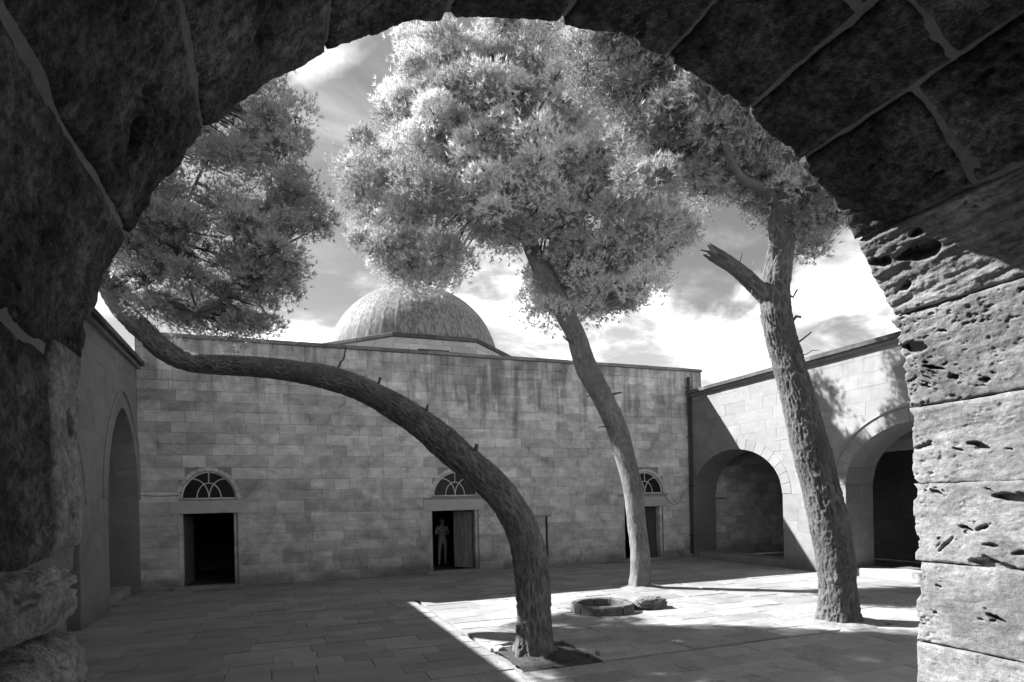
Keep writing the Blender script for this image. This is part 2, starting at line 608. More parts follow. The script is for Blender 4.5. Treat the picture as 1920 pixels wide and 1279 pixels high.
# earth in the planting hole of the bent pine
n = 40
xs = np.linspace(2.96, 4.115, n); ys = np.linspace(7.405, 8.715, n)
X, Y = np.meshgrid(xs, ys, indexing='ij')
Z = -0.045 + 0.09 * fbm(X * 5, Y * 5, 3.0) - 0.03 + 0.10 * np.exp(-(((X - 3.42) / 0.5) ** 2 + ((Y - 8.11) / 0.45) ** 2))
i, j = np.meshgrid(np.arange(n - 1), np.arange(n - 1), indexing='ij')
k = (i * n + j).ravel()
obj('planting_soil', mesh_np('planting_soil', np.stack([X, Y, Z], -1).reshape(-1, 3), np.stack([k, k + n, k + n + 1, k + 1], -1), M['soil'], 0.5, True), ground)
mb = MB()
for (x0, x1, y0, y1, a) in ((3.02, 3.35, 8.78, 8.98, 0.0), (4.20, 4.72, 7.62, 7.78, 0.15), (2.98, 3.1, 8.5, 8.7, 0.1)):
    mb.pillow(lambda p, q, d: (p, q, d), x0, x1, y0, y1, -0.05, 0.03 + a * 0.2, 0.02, 0.8, (0, 0.01, 0, -0.01), 0.02)
    obj('loose_stone', mb.mesh('loose_stone', M['pave']), ground)
    mb = MB()


# ------------------------------------------------------------------ walls with openings
def wall_core(name, Mp, s0, s1, thick, ztop, ops, mat, parent, extra=()):
    """Mp(s, d, z): s along the wall, d depth behind the face; ops: dicts s0,s1,z0,top(s)"""
    br = {s0, s1}
    for o in ops:
        nseg = o.get('n', 1)
        for k in range(nseg + 1):
            br.add(round(o['s0'] + (o['s1'] - o['s0']) * k / nseg, 5))
    for e in extra: br.add(e)
    br = sorted(b for b in br if s0 - 1e-6 <= b <= s1 + 1e-6)
    mb = MB()
    for a, b in zip(br[:-1], br[1:]):
        mid = (a + b) / 2
        here = sorted([o for o in ops if o['s0'] < mid < o['s1']], key=lambda o: o['z0'])
        cur = (0.0 - 0.06, -0.06)
        spans = []
        for o in here:
            if o['z0'] > cur[0] + 1e-6:
                spans.append((cur, (o['z0'], o['z0'])))
            cur = (o['top'](a), o['top'](b))
        spans.append((cur, (ztop, ztop)))
        for (l0, l1), (h0, h1) in spans:
            mb.quad(Mp(a, 0, l0), Mp(b, 0, l1), Mp(b, 0, h1), Mp(a, 0, h0))
            mb.quad(Mp(b, thick, l1), Mp(a, thick, l0), Mp(a, thick, h0), Mp(b, thick, h1))
            mb.quad(Mp(a, 0, l0), Mp(a, thick, l0), Mp(b, thick, l1), Mp(b, 0, l1))
            mb.quad(Mp(a, 0, h0), Mp(b, 0, h1), Mp(b, thick, h1), Mp(a, thick, h0))
    for o in ops:
        for e in (o['s0'], o['s1']):
            if o['top'](e) > o['z0'] + 1e-4:
                mb.quad(Mp(e, 0, o['z0'] - 0.06 * (o['z0'] == 0)), Mp(e, thick, o['z0'] - 0.06 * (o['z0'] == 0)), Mp(e, thick, o['top'](e)), Mp(e, 0, o['top'](e)))
    for e in (s0, s1):
        mb.quad(Mp(e, 0, -0.06), Mp(e, thick, -0.06), Mp(e, thick, ztop), Mp(e, 0, ztop))
    return obj(name, mb.mesh(name, mat), parent)


def courses(z0, z1, lo, hi):
    c = cut_len(z0, z1, lo, hi)
    return list(zip(c[:-1], c[1:]))


def clad(Mf, s0, s1, crs, holes, ln, parent, mat, name, score, proud=(0.004, 0.014), gap=0.0038, limit=300, bev=0.006):
    """lay blocks over a wall face. Mf(s, z, d) with d towards the viewer.
    holes(z0, z1) -> list of (a, b) intervals left free in that course"""
    blocks = []
    for (c0, c1) in crs:
        iv = sorted(holes(c0, c1))
        cur = s0
        segs = []
        for a, b in iv:
            if a > cur: segs.append((cur, min(a, s1)))
            cur = max(cur, b)
        if cur < s1: segs.append((cur, s1))
        for a, b in segs:
            if b - a < 0.03: continue
            ofs = cut_len(a, b, *ln) if b - a > ln[1] else [a, b]
            for p, q in zip(ofs[:-1], ofs[1:]):
                blocks.append((p, q, c0, c1))
    blocks.sort(key=lambda k: score(*k), reverse=True)

    def put(mb, k):
        pr = random.uniform(*proud)
        tl = [random.uniform(-0.004, 0.004) for _ in range(4)]
        mb.pillow(Mf, k[0] + gap, k[1] - gap, k[2] + gap * 0.8, k[3] - gap * 0.8, -0.03, pr, bev, random.random(), tl, 0.003)
    for k in blocks[:limit]:
        mb = MB(); put(mb, k)
        obj(name, mb.mesh(name, mat), parent)
    if blocks[limit:]:
        mb = MB()
        for k in blocks[limit:]: put(mb, k)
        obj(name + 's', mb.mesh(name + 's', mat), parent, kind='stuff')
    return len(blocks)


# ------------------------------------------------------------------ far building
back = _thing('prayer_hall', ((UL + UR) / 2, VB, 0), 'long shaded limestone hall with three doorways and fanlights under a flat parapet', 'building')
BM = lambda s, d, z: (s, VB + d, z)
BF = lambda s, z, d: (s, VB - d, z)
doors = [(-2.50, -1.02), (4.42, 6.02), (11.34, 13.00)]
DT = [2.05, 1.95, 1.91]
fans = [(-2.43, -1.03), (4.55, 6.00), (11.55, 13.02)]
FB = [2.44, 2.40, 2.37]
FR = [0.78, 0.78, 0.78]
ops = []
for (a, b), t in zip(doors, DT):
    ops.append(dict(s0=a, s1=b, z0=0.0, top=lambda s, t=t: t))


def ell(a, b, z, r, p=2.0):
    c, h = (a + b) / 2, (b - a) / 2
    return lambda s: z + r * max(0.0, 1 - (abs(s - c) / h) ** p) ** 0.5


for (a, b), z, r in zip(fans, FB, FR):
    ops.append(dict(s0=a, s1=b, z0=z, top=ell(a, b, z, r, 1.8), n=22))
BLIND = (7.55, 8.42, 1.68)
wall_core('wall', BM, UL - 0.02, UR + 0.52, 1.0, ZB - 0.10, ops, M['joint'], back)


def bholes(c0, c1):
    out = []
    for (a, b), t in zip(doors, DT):
        if c0 < t - 0.02: out.append((a, b))
        elif c0 < t + 0.30: out.append((a - 0.20, b + 0.20))       # lintel
    for (a, b), z, r in zip(fans, FB, FR):
        zz = min(max(z, c0), c1)
        if c1 > z and c0 < z + r + 0.06:
            x = max(0.0, 1 - (max(c0 - z, 0) / (r + 0.06)) ** 2) ** 0.5
            c, h = (a + b) / 2, (b - a) / 2 + 0.05
            out.append((c - h * x, c + h * x))
    a, b, t = BLIND
    if c0 < t: out.append((a, b))
    return out


zc = [0.0, 0.29, 0.58, 0.87, 1.16, 1.45, 1.73, 2.0, 2.37]
c2 = cut_len(2.37, ZB - 0.12, 0.25, 0.34)
crs = list(zip(zc[:-1], zc[1:])) + list(zip(c2[:-1], c2[1:]))
# courses line up with the door heads: use the first door's height
clad(BF, UL + 0.0, UR - 0.0, crs, bholes, (0.38, 0.95), back, M['wall'], 'ashlar_block',
     lambda p, q, a, b: (q - p) * (b - a) / (0.358 * (p + q) / 2 + 17.5) ** 2)
clad(BF, UR + 0.14, UR + 0.52, [(ZW + 0.02, ZW + 0.4), (ZW + 0.4, ZB - 0.12)], lambda a, b: [], (0.45, 1.1), back, M['wall'], 'ashlar_block', lambda *k: 1, limit=10)

for k, ((a, b), t) in enumerate(zip(doors, DT)):
    mb = MB()
    mb.pillow(BF, a - 0.19, b + 0.19, t + 0.002, t + 0.345, -0.25, 0.022, 0.008, 0.75, (0.002, 0, -0.002, 0), 0.002)
    obj('lintel', mb.mesh('lintel', M['trim']), back)
    for e, sgn in ((a, 1), (b, -1)):
        mb = MB()
        x0, x1 = (e + 0.003, e + 0.10) if sgn > 0 else (e - 0.10, e - 0.003)
        mb.box(x0, x1, VB + 0.06, VB + 0.30, 0.0, t - 0.003, 0.45)
        obj('door_jamb', mb.mesh('door_jamb', M['wall']), back)
    mb = MB()
    mb.pillow(lambda p, q, d: (p, q, d), a - 0.12, b + 0.12, VB - 0.14, VB + 0.28, -0.05, 0.07, 0.015, 0.6, (0, 0, 0, 0), 0.004)
    obj('threshold', mb.mesh('threshold', M['pave']), back)


def leaf(x0, x1, y0, y1, z1, mat, ang, hinge):
    mb = MB()
    L = x1 - x0
    nb = 5
    ca, sa = math.cos(ang), math.sin(ang)
    o = []
    def T(a, d, z): return (hinge[0] + a * ca - d * sa, hinge[1] + a * sa + d * ca, z)
    for k in range(nb):
        p, q = L * k / nb + 0.003, L * (k + 1) / nb - 0.003
        n = len(mb.v)
        pts = [T(a, d, z) for z in (0.09, z1) for (a, d) in ((p, 0), (q, 0), (q, 0.04), (p, 0.04))]
        mb.v += pts
        for f in ((0, 3, 2, 1), (4, 5, 6, 7), (0, 1, 5, 4), (1, 2, 6, 5), (2, 3, 7, 6), (3, 0, 4, 7)):
            mb.f.append(tuple(n + x for x in f)); mb.t.append(random.random())
    lf = obj('door_leaf', fix_normals(mb.mesh('door_leaf', mat)), back)
    for z in (0.35, z1 - 0.35):
        mb = MB()
        n = 0
        pts = [T(a, d, zz) for zz in (z, z + 0.1) for (a, d) in ((0.02, -0.02), (L - 0.02, -0.02), (L - 0.02, 0.0), (0.02, 0.0))]
        mb.v += pts
        for f in ((0, 3, 2, 1), (4, 5, 6, 7), (0, 1, 5, 4), (1, 2, 6, 5), (2, 3, 7, 6), (3, 0, 4, 7)):
            mb.f.append(f); mb.t.append(0.5)
        obj('ledge', fix_normals(mb.mesh('ledge', mat)), lf)


leaf(0, 0.72, 0, 0, 1.90, M['wood'], R(128), (5.90, VB + 0.31))
leaf(0, 0.80, 0, 0, 1.86, M['darkwood'], R(140), (12.88, VB + 0.31))
leaf(0, 0.70, 0, 0, 1.98, M['darkwood'], R(78), (-2.38, VB + 0.31))

# blocked doorway: recessed panel under a small moulded hood
a, b, t = BLIND
for (c0, c1) in ((0, .34), (.34, .68), (.68, 1.02), (1.02, 1.36), (1.36, 1.68)):
    xs_ = [a + 0.06, random.uniform(a + 0.3, b - 0.3), b - 0.06]
    for p, q in zip(xs_[:-1], xs_[1:]):
        mb = MB(); mb.pillow(BF, p + .004, q - .004, c0 + .004, c1 - .004, -0.05, -0.03 + 0.035, 0.005, random.random() * 0.5)
        obj('ashlar_block', mb.mesh('ashlar_block', M['wall']), back)
for e in (a, b - 0.06):
    mb = MB(); mb.pillow(BF, e, e + 0.06, 0.0, t, -0.03, 0.045, 0.008, 0.3); obj('doorway_surround', mb.mesh('doorway_surround', M['coping']), back)
mb = MB(); mb.pillow(BF, a - 0.12, b + 0.12, t + 0.002, t + 0.10, -0.03, 0.09, 0.02, 0.4); obj('doorway_hood', mb.mesh('doorway_hood', M['trim']), back)

# fanlights
for (a, b), z, r in zip(fans, FB, FR):
    c, h = (a + b) / 2, (b - a) / 2
    def Q(x, y, d=0.05): return (c + x * (h - 0.03), VB + d, z + 0.02 + y * (r - 0.05))
    def edge(x): return max(0.0, 1 - abs(x) ** 1.8) ** 0.5
    fw = MB()
    outer = [Q(x, edge(x)) for x in np.sin(np.linspace(-PI / 2, PI / 2, 33))]
    path = [(*p, 0.026) for p in outer]
    fl = obj('fanlight', tube_mesh('fanlight', path, 6, M['white']), back)
    obj('bottom_rail', tube_mesh('bottom_rail', [(*Q(x, 0.0), 0.022) for x in np.linspace(-0.99, 0.99, 5)], 6, M['white']), fl)
    def bar(fn, t0, t1, n=14):
        obj('glazing_bar', tube_mesh('glazing_bar', [(*Q(*fn(t_)), 0.015) for t_ in np.linspace(t0, t1, n)], 6, M['white']), fl)
    bar(lambda t_: (0, t_), 0.58, 0.99, 4)
    for sg in (1, -1):
        # pointed inner arch
        bar(lambda t_: (sg * (-0.45 + 0.45 * (1 - math.cos(t_))), 0.58 * math.sin(t_)), 0.0, PI / 2)
        # curve from the foot of the window out to the rim
        bar(lambda t_: (sg * (-0.64 * (1 - math.cos(t_))) if False else sg * -0.63 * (t_ ** 1.9), 0.74 * math.sin(t_ * PI / 2)), 0.0, 1.0)
    pn = MB()
    pts = [Q(x, edge(x), 0.075) for x in np.sin(np.linspace(-PI / 2, PI / 2, 33))]
    pn.poly(pts)
    obj('pane', pn.mesh('pane', M['glass']), fl)
    # thin stone rim proud of the wall
    nv = 13
    for q_ in range(nv):
        t0, t1 = PI * q_ / nv, PI * (q_ + 1) / nv
        def E(tt, k): return (c - math.cos(tt) * (h + k), z + math.sin(tt) ** 1.0 * (r + k))
        mb = MB(); nn = 0
        p4 = [E(t0 + .01, 0.0), E(t1 - .01, 0.0), E(t1 - .01, 0.10), E(t0 + .01, 0.10)]
        mb.v += [BF(x, y, 0.018) for x, y in p4] + [BF(x, y, -0.2) for x, y in p4]
        tt = random.random() * 0.5 + 0.3
        for f in ((0, 1, 2, 3), (0, 4, 5, 1), (1, 5, 6, 2), (2, 6, 7, 3), (3, 7, 4, 0)):
            mb.f.append(f); mb.t.append(tt)
        obj('voussoir', fix_normals(mb.mesh('voussoir', M['wall'])), back)

# parapet coping
uu = cut_len(UL - 0.05, UR + 0.55, 0.9, 1.6)
for p, q in zip(uu[:-1], uu[1:]):
    mb = MB()
    mb.box(p + .004, q - .004, VB - 0.055, VB + 1.05, ZB - 0.098, ZB + random.uniform(-.006, .01), random.random())
    obj('coping_slab', mb.mesh('coping_slab', M['coping_pale']), back)

# dim room behind the doors
mb = MB()
x0, x1, y0, y1, z1 = UL + 0.3, UR - 0.3, VB + 1.0, VB + 5.2, 5.4
mb.quad((x0, y0, .02), (x1, y0, .02), (x1, y1, .02), (x0, y1, .02))
mb.quad((x0, y1, 0), (x1, y1, 0), (x1, y1, z1), (x0, y1, z1))
mb.quad((x0, y0, 0), (x0, y1, 0), (x0, y1, z1), (x0, y0, z1))
mb.quad((x1, y0, 0), (x1, y1, 0), (x1, y1, z1), (x1, y0, z1))
for xx in (1.6, 8.8):
    mb.quad((xx, y0, 0), (xx, y1, 0), (xx, y1, z1), (xx, y0, z1))
mb.quad((x0, y0, z1), (x1, y0, z1), (x1, y1, z1), (x0, y1, z1))
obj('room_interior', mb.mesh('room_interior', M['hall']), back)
mb = MB()
mb.box(UL, UR + 0.4, VB + 1.0, VB + 16.5, 6.0, 6.3)
obj('roof', mb.mesh('roof', M['coping']), back)

# downpipe in the corner
pp = [(14.16, VB - 0.09, z, 0.05) for z in np.linspace(0.15, 6.6, 12)]
obj('downpipe', tube_mesh('downpipe', pp, 10, M['pipe']), back)
for z in (0.8, 2.6, 4.4, 6.2):
    mb = MB(); mb.box(14.09, 14.23, VB - 0.155, VB - 0.01, z, z + 0.04); obj('pipe_bracket', mb.mesh('pipe_bracket', M['pipe']), back)
# cable sagging along the wall
cp = [(x, VB - 0.03, 2.62 - 0.06 * (1 - ((x + 3.0) / 0.9) ** 2) * (x > -3.9) - 0.03 * (x + 3.4), 0.008) for x in np.linspace(-4.3, -2.45, 16)]
obj('cable', tube_mesh('cable', cp, 5, M['cable']), back)
cp = [(13.05 + 1.2 * t, VB - 0.03, 2.30 - 0.45 * math.sin(PI * min(1, t * 1.3)) + 0.25 * t, 0.008) for t in np.linspace(0, 1, 18)]
obj('cable', tube_mesh('cable', cp, 5, M['cable']), back)

# ------------------------------------------------------------------ domed hall behind
DC = (6.18, 28.5)
dome = _thing('domed_hall', (DC[0], DC[1], 6.3), 'pale weathered stone dome on a low octagonal drum rising behind the parapet', 'dome')
ap = 4.15
ro = ap / math.cos(PI / 8)
oc = [(DC[0] + ro * math.cos(PI / 8 + k * PI / 4), DC[1] + ro * math.sin(PI / 8 + k * PI / 4)) for k in range(8)]
ZD = 9.0
for k in range(8):
    (x0, y0), (x1, y1) = oc[k], oc[(k + 1) % 8]
    nrm = ((y1 - y0), -(x1 - x0)); L = math.hypot(*nrm); nrm = (nrm[0] / L, nrm[1] / L)
    def DM(a, b, d): return (x0 + (x1 - x0) * a / L + nrm[0] * d, y0 + (y1 - y0) * a / L + nrm[1] * d, b)
    for c0, c1 in courses(6.3, ZD - 0.16, 0.36, 0.42):
        aa = cut_len(0, L, 0.5, 1.0)
        for p, q in zip(aa[:-1], aa[1:]):
            mb = MB(); mb.pillow(DM, p + .004, q - .004, c0 + .004, c1 - .004, -0.3, random.uniform(0, .012), .006, random.random())
            if k in (4, 5, 6): obj('ashlar_block', mb.mesh('ashlar_block', M['trim']), dome)
    for p, q in ((0.0, L / 2), (L / 2, L)):
        mb = MB(); mb.pillow(DM, p - (.05 if p == 0 else 0), q + (.05 if q == L else 0), ZD - 0.16, ZD, -1.2, 0.10, 0.02, random.random()); obj('cornice_slab', mb.mesh('cornice_slab', M['coping']), dome)
mb = MB(); mb.poly([(x, y, ZD - 0.17) for x, y in oc]);
for k in range(8):
    (x0, y0), (x1, y1) = oc[k], oc[(k + 1) % 8]
    f = 0.985
    s_ = lambda p: (DC[0] + (p[0] - DC[0]) * f, DC[1] + (p[1] - DC[1]) * f)
    a_, b_ = s_(oc[k]), s_(oc[(k + 1) % 8])
    mb.quad((*a_, 6.0), (*b_, 6.0), (*b_, ZD - .02), (*a_, ZD - .02))
obj('drum', mb.mesh('drum', M['joint']), dome)
mb = MB(); mb.box(DC[0] - 0.75, DC[0] + 0.55, DC[1] - ap - 0.03, DC[1] - ap + 0.2, 8.22, 8.42); obj('vent_slot', mb.mesh('vent_slot', M['cable']), dome)
# dome shell with faint meridian ribs
na, nz = 480, 48
th = np.linspace(0, 2 * PI, na, endpoint=False)
ph = np.linspace(0, PI / 2 * 0.995, nz)
rr = 3.92
TH, PH = np.meshgrid(th, ph, indexing='ij')
rib = 0.014 * np.exp(-((np.mod(TH * 40 / (2 * PI), 1.0) - 0.5) / 0.12) ** 2)
rd = rr * np.cos(PH) ** 0.97 + rib * np.cos(PH) + 0.03 * (fbm(np.cos(TH) * 4, np.sin(TH) * 4, PH * 4) - 0.5)
V = np.stack([DC[0] + rd * np.cos(TH), DC[1] + rd * np.sin(TH), 8.55 + 3.72 * np.sin(PH)], -1)
i, j = np.meshgrid(np.arange(na), np.arange(nz - 1), indexing='ij')
k0 = (i * nz + j).ravel(); k1 = (((i + 1) % na) * nz + j).ravel()
obj('dome_shell', mesh_np('dome_shell', V.reshape(-1, 3), np.stack([k0, k1, k1 + 1, k0 + 1], -1), M['dome'], 0.5, True), dome)
obj('finial', tube_mesh('finial', [(DC[0], DC[1], 12.2, .12), (DC[0], DC[1], 12.35, .06), (DC[0], DC[1], 12.5, .1), (DC[0], DC[1], 12.65, .03), (DC[0], DC[1], 13.0, .015)], 10, M['pipe']), dome)


# ------------------------------------------------------------------ arcades
def arcade(name, U, sgn, arches, zt, label, mat, jmat, v_near, recess):
    """U: plane of the wall, sgn=+1 when the hall lies towards +X. arches: (v0, v1, zspring, rise, power)"""
    th_ = _thing(name, (U, (v_near + VB) / 2, 0), label, 'arcade')
    Mp = lambda s, d, z: (U + sgn * d, s, z)
    Mf = lambda s, z, d: (U - sgn * d, s, z)
    ops = []
    def topf(v0, v1, zs, rise, pw):
        c, h = (v0 + v1) / 2, (v1 - v0) / 2
        return lambda s: zs + rise * max(0.0, 1 - (abs(s - c) / h) ** pw) ** 0.5
    for A in arches:
        ops.append(dict(s0=A[0], s1=A[1], z0=0.0, top=topf(*A), n=36))
    ringw = 0.34
    wall_core('wall', Mp, v_near, VB, recess, zt - 0.12, ops, jmat, th_)

    def holes(c0, c1):
        out = []
        for (v0, v1, zs, rise, pw) in arches:
            c, h = (v0 + v1) / 2, (v1 - v0) / 2
            mid = (c0 + c1) / 2
            if mid < zs:
                out.append((v0, v1))
            elif c0 < zs + rise + ringw * 0.5:
                hh, rr_ = h + ringw * 0.5, rise + ringw * 0.5
                x = max(0.0, 1 - ((mid - zs) / rr_) ** 2) ** (1 / pw)
                if x > 0: out.append((c - hh * x, c + hh * x))
        return out
    cr = courses(0.0, zt - 0.14, 0.31, 0.40)
    clad(Mf, v_near, VB - 0.02, cr, holes, (0.5, 1.15), th_, mat, 'ashlar_block', lambda p, q, a, b: (p > 9.5) * (q - p) * (b - a) + 0.001 * p, (0.002, 0.006), 0.0022, limit=300, bev=0.003)
    for (v0, v1, zs, rise, pw) in arches:
        c, h = (v0 + v1) / 2, (v1 - v0) / 2
        if v1 < 9.0: continue
        nv = 17
        def E(tt, k):
            cx = math.cos(tt)
            x = math.copysign(abs(cx) ** (2 / pw), cx)
            return (c - x * (h + k), zs + math.sin(tt) * (rise + k))
        for q in range(nv):
            t0, t1 = PI * q / nv, PI * (q + 1) / nv
            mb = MB()
            sub = 3
            tt = [t0 + 0.004 + (t1 - t0 - 0.008) * z_ / sub for z_ in range(sub + 1)]
            tin = random.random()
            for a_, b_ in zip(tt[:-1], tt[1:]):
                p4 = [E(a_, -0.004), E(b_, -0.004), E(b_, ringw), E(a_, ringw)]
                p4 = [(min(x, VB - 0.01), y) for x, y in p4]
                f4 = [Mf(x, y, 0.015) for x, y in p4]; b4 = [Mp(x, 0.5, y) for x, y in p4]
                mb.quad(*f4, tin)
                mb.quad(f4[0], f4[1], b4[1], b4[0], tin); mb.quad(f4[2], f4[3], b4[3], b4[2], tin)
                if a_ == tt[0]: mb.quad(f4[3], f4[0], b4[0], b4[3], tin)
                if b_ == tt[-1]: mb.quad(f4[1], f4[2], b4[2], b4[1], tin)
            obj('voussoir', fix_normals(mb.mesh('voussoir', mat)), th_)
        # thin hood moulding following the arch
        if sgn > 0 and v1 > 18: continue_hood = False
        else: continue_hood = True
        hp = [(*Mf(min(E(t_, ringw + 0.05)[0], VB - 0.04), E(t_, ringw + 0.05)[1], 0.02), 0.035) for t_ in np.linspace(0, PI, 40)]
        if continue_hood: obj('hood_moulding', tube_mesh('hood_moulding', hp, 6, mat), th_)
        # reveal lining stones on the far jamb and the soffit's inner ring
        for z0_, z1_ in courses(0.0, zs, 0.34, 0.44):
            for ve, dv in ((v0, -1), (v1, 1)):
                if ve > VB - 0.35: continue
                for d0, d1 in ((0.0, recess * 0.55), (recess * 0.55, recess)):
                    mb = MB()
                    mb.pillow(lambda a_, b_, d_: (U + sgn * a_, ve - dv * d_, b_), d0 + .004, d1 - .004, z0_ + .004, z1_ - .004, -0.02, random.uniform(.004, .012), .005, random.random())
                    obj('jamb_stone', mb.mesh('jamb_stone', mat), th_)
        # sill step across the opening
        for p, q in ((v0 + 0.02, c), (c, v1 - 0.02)):
            mb = MB(); mb.pillow(lambda a_, b_, d_: (U + sgn * (a_), b_, d_), 0.22, recess + 0.05, p + .004, q - .004, -0.05, 0.21, 0.015, random.random()); obj('sill_stone', mb.mesh('sill_stone', M['pave']), th_)
    # coping: thin projecting slabs
    vv = cut_len(v_near, VB - 0.01, 1.0, 1.9)
    for p, q in zip(vv[:-1], vv[1:]):
        mb = MB()
        xa, xb = sorted((U - sgn * 0.20, U + sgn * (recess + 0.1)))
        mb.box(xa, xb, p + .003, q - .003, zt - 0.115, zt + random.uniform(-.005, .005), random.random())
        obj('coping_slab', mb.mesh('coping_slab', M['coping']), th_)
        mb = MB()
        xa, xb = sorted((U - sgn * 0.10, U + sgn * 0.3))
        mb.box(xa, xb, p + .003, q - .003, zt - 0.20, zt - 0.118, random.random())
        obj('coping_bed', mb.mesh('coping_bed', mat), th_)
    # hall behind: end wall in line with the far wall, rear wall, vault ceiling, roof
    mb = MB()
    D0, D1 = recess, recess + 3.6
    X0, X1 = U + sgn * D0, U + sgn * D1
    mb.quad((X1, v_near, 0), (X1, VB, 0), (X1, VB, 5.2), (X1, v_near, 5.2))
    mb.quad((X0, v_near, 0), (X1, v_near, 0), (X1, v_near, 5.2), (X0, v_near, 5.2))
    mb.quad((X0, VB + .012, 0), (X1, VB + .012, 0), (X1, VB + .012, 5.2), (X0, VB + .012, 5.2))
    mb.quad((U - sgn * 0.01 + sgn * .03, VB + .012, 0), (X0, VB + .012, 0), (X0, VB + .012, 5.2), (U + sgn * .02, VB + .012, 5.2))
    mb.quad((X0, v_near, -0.05), (X1, v_near, -0.05), (X1, VB, -0.05), (X0, VB, -0.05))
    nb = 18
    for q in range(nb):
        t0, t1 = PI * q / nb, PI * (q + 1) / nb
        cxm = (X0 + X1) / 2; rx = abs(X1 - X0) / 2
        a_ = (cxm - rx * math.cos(t0), 3.3 + 1.7 * math.sin(t0)); b_ = (cxm - rx * math.cos(t1), 3.3 + 1.7 * math.sin(t1))
        mb.quad((a_[0], v_near, a_[1]), (b_[0], v_near, b_[1]), (b_[0], VB, b_[1]), (a_[0], VB, a_[1]))
    xa, xb = sorted((U + sgn * 0.3, U + sgn * (D1 + 0.5)))
    mb.box(xa, xb, v_near, VB + 0.9, 5.3, 5.8)
    xa, xb = sorted((X1 + sgn * 0.002, X1 + sgn * 0.5))
    mb.box(xa, xb, v_near - .3, VB + 0.9, 0, 5.29)
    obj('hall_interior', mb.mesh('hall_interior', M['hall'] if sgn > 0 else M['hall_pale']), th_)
    mb = MB()
    xa, xb = sorted((U + sgn * 0.06, U + sgn * 1.5))
    mb.box(xa, xb, VB - 0.05, VB, 2.10, 2.17)
    obj('string_course', mb.mesh('string_course', mat), th_)
    # end wall facing stones seen through the end arch
    EF = lambda s, z, d: (s, VB - d, z)
    e0, e1 = sorted((U + sgn * 0.004, U + sgn * (D1 - 0.1)))
    crs2 = list(zip(zc[:-1], zc[1:])) + courses(2.37, 4.9, 0.3, 0.4)
    def eh(c0, c1): return []
    clad(EF, e0, e1, crs2, eh, (0.5, 1.1), th_, M['wall'] if sgn > 0 else M['wall'], 'end_wall_block', lambda p, q, a, b: -abs(p - U), (0.0, 0.012), limit=90)
    return th_


rightw = arcade('arcade_wing', UR, 1, [(14.36, 18.62, 2.25, 1.52, 2.0), (8.12, 12.16, 2.45, 1.48, 2.0)], ZW,
                'sunlit pale stone arcade with a tree shadow beside its arches', M['wing'], M['wingjoint'], 2.0, 1.0)
leftw = arcade('arcade_wing', UL, -1, [(15.50, 18.62, 2.45, 2.2, 1.55), (9.9, 13.40, 2.3, 1.45, 2.0), (6.3, 9.4, 2.3, 1.45, 2.0)], ZW + 0.03,
               'shaded stone arcade with pointed arches standing beside the bent pine', M['wing'], M['wingjoint'], 2.0, 0.9)


# ------------------------------------------------------------------ gateway vault around the viewer
gate = _thing('gateway_vault', (AC_U, 0.0, FLOOR_N), 'dark vaulted stone gateway with eroded blocks framing the court', 'gateway')


def arc_pt(th_, r):
    return (AC_U + r * math.cos(th_), AC_Z + r * math.sin(th_))


V_IN = -3.2
# masonry core: mortar bed right behind the stones, solid mass outside
prof = [(AC_U + AR, FLOOR_N - 0.3), ]
NA = 60
mbm, mbj = MB(), MB()
def off(th_):      # how far the mortar lies behind the stone faces
    return 0.012 if R(32) < th_ < R(176) else 0.055

jt = [0.0, 12.5, 27.0, 40.0, 55.0, 66.0, 80.0, 95.0, 110.0, 125.0, 141.0, 154.0, 168.0, 180.0]
cuts = [[0.6, 1.35, VF], [0.3, 1.2, VF], [0.7, 1.5, VF], [0.4, 1.3, 2.05, VF], [0.2, 0.95, 1.85, VF], [0.5, 1.2, 2.0, VF], [0.3, 1.1, VF], [0.5, 1.4, VF],
        [0.3, 1.2, VF], [0.6, 1.5, VF], [0.2, 1.1, VF], [0.5, 1.3, VF], [0.3, 1.2, 2.47]]


def mortar(name, t0, t1, depth, amp, mat, down=False):
    L0, L1 = t0 * AR, t1 * AR
    b = np.arange(L0, L1 + 0.019, 0.02); a = np.r_[V_IN, np.arange(-0.6, VF - 0.05, 0.02), VF - 0.05]
    if down: b = np.r_[b, L1 + np.arange(0.02, 2.6, 0.04)]
    A, B = np.meshgrid(a, b, indexing='ij')
    JB = np.array([R(x) * AR for x in jt]); JB[-1] += 0.22
    qi = np.clip(np.searchsorted(JB, B) - 1, 0, len(jt) - 2)
    dist = np.min(np.abs(B[..., None] - JB), -1)
    for q_, cc in enumerate(cuts):
        for c_ in cc[:-1]:
            dist = np.where(qi == q_, np.minimum(dist, np.abs(A - c_)), dist)
    dd_ = depth + 0.13 * sstep(0.06, 0.12, dist) * (depth < 0.04)
    h = -dd_ + amp * 2 * (fbm(A * 5, B * 5, 9.1, 4) - 0.5)
    P_ = SA(A, B, h)
    na_, nb_ = len(a), len(b)
    i, j = np.meshgrid(np.arange(na_ - 1), np.arange(nb_ - 1), indexing='ij')
    k = (i * nb_ + j).ravel()
    obj(name, mesh_np(name, P_.reshape(-1, 3), np.stack([k, k + nb_, k + nb_ + 1, k + 1], -1), mat, 0.5, True), gate)


def SA(A, B, h):       # round the arch: B = arc length from the right springing, running on straight down past either end
    t_ = np.clip(B / AR, 0.0, PI)
    h = h + 0.072 * (1 - sstep(0.0, R(33), t_)) + 0.055 * sstep(R(163), PI, t_)
    z = AC_Z + (AR - h) * np.sin(t_)
    z = z + np.minimum(B, 0.0) - np.maximum(B - PI * AR, 0.0)
    return np.stack([AC_U + (AR - h) * np.cos(t_), A, z], -1)


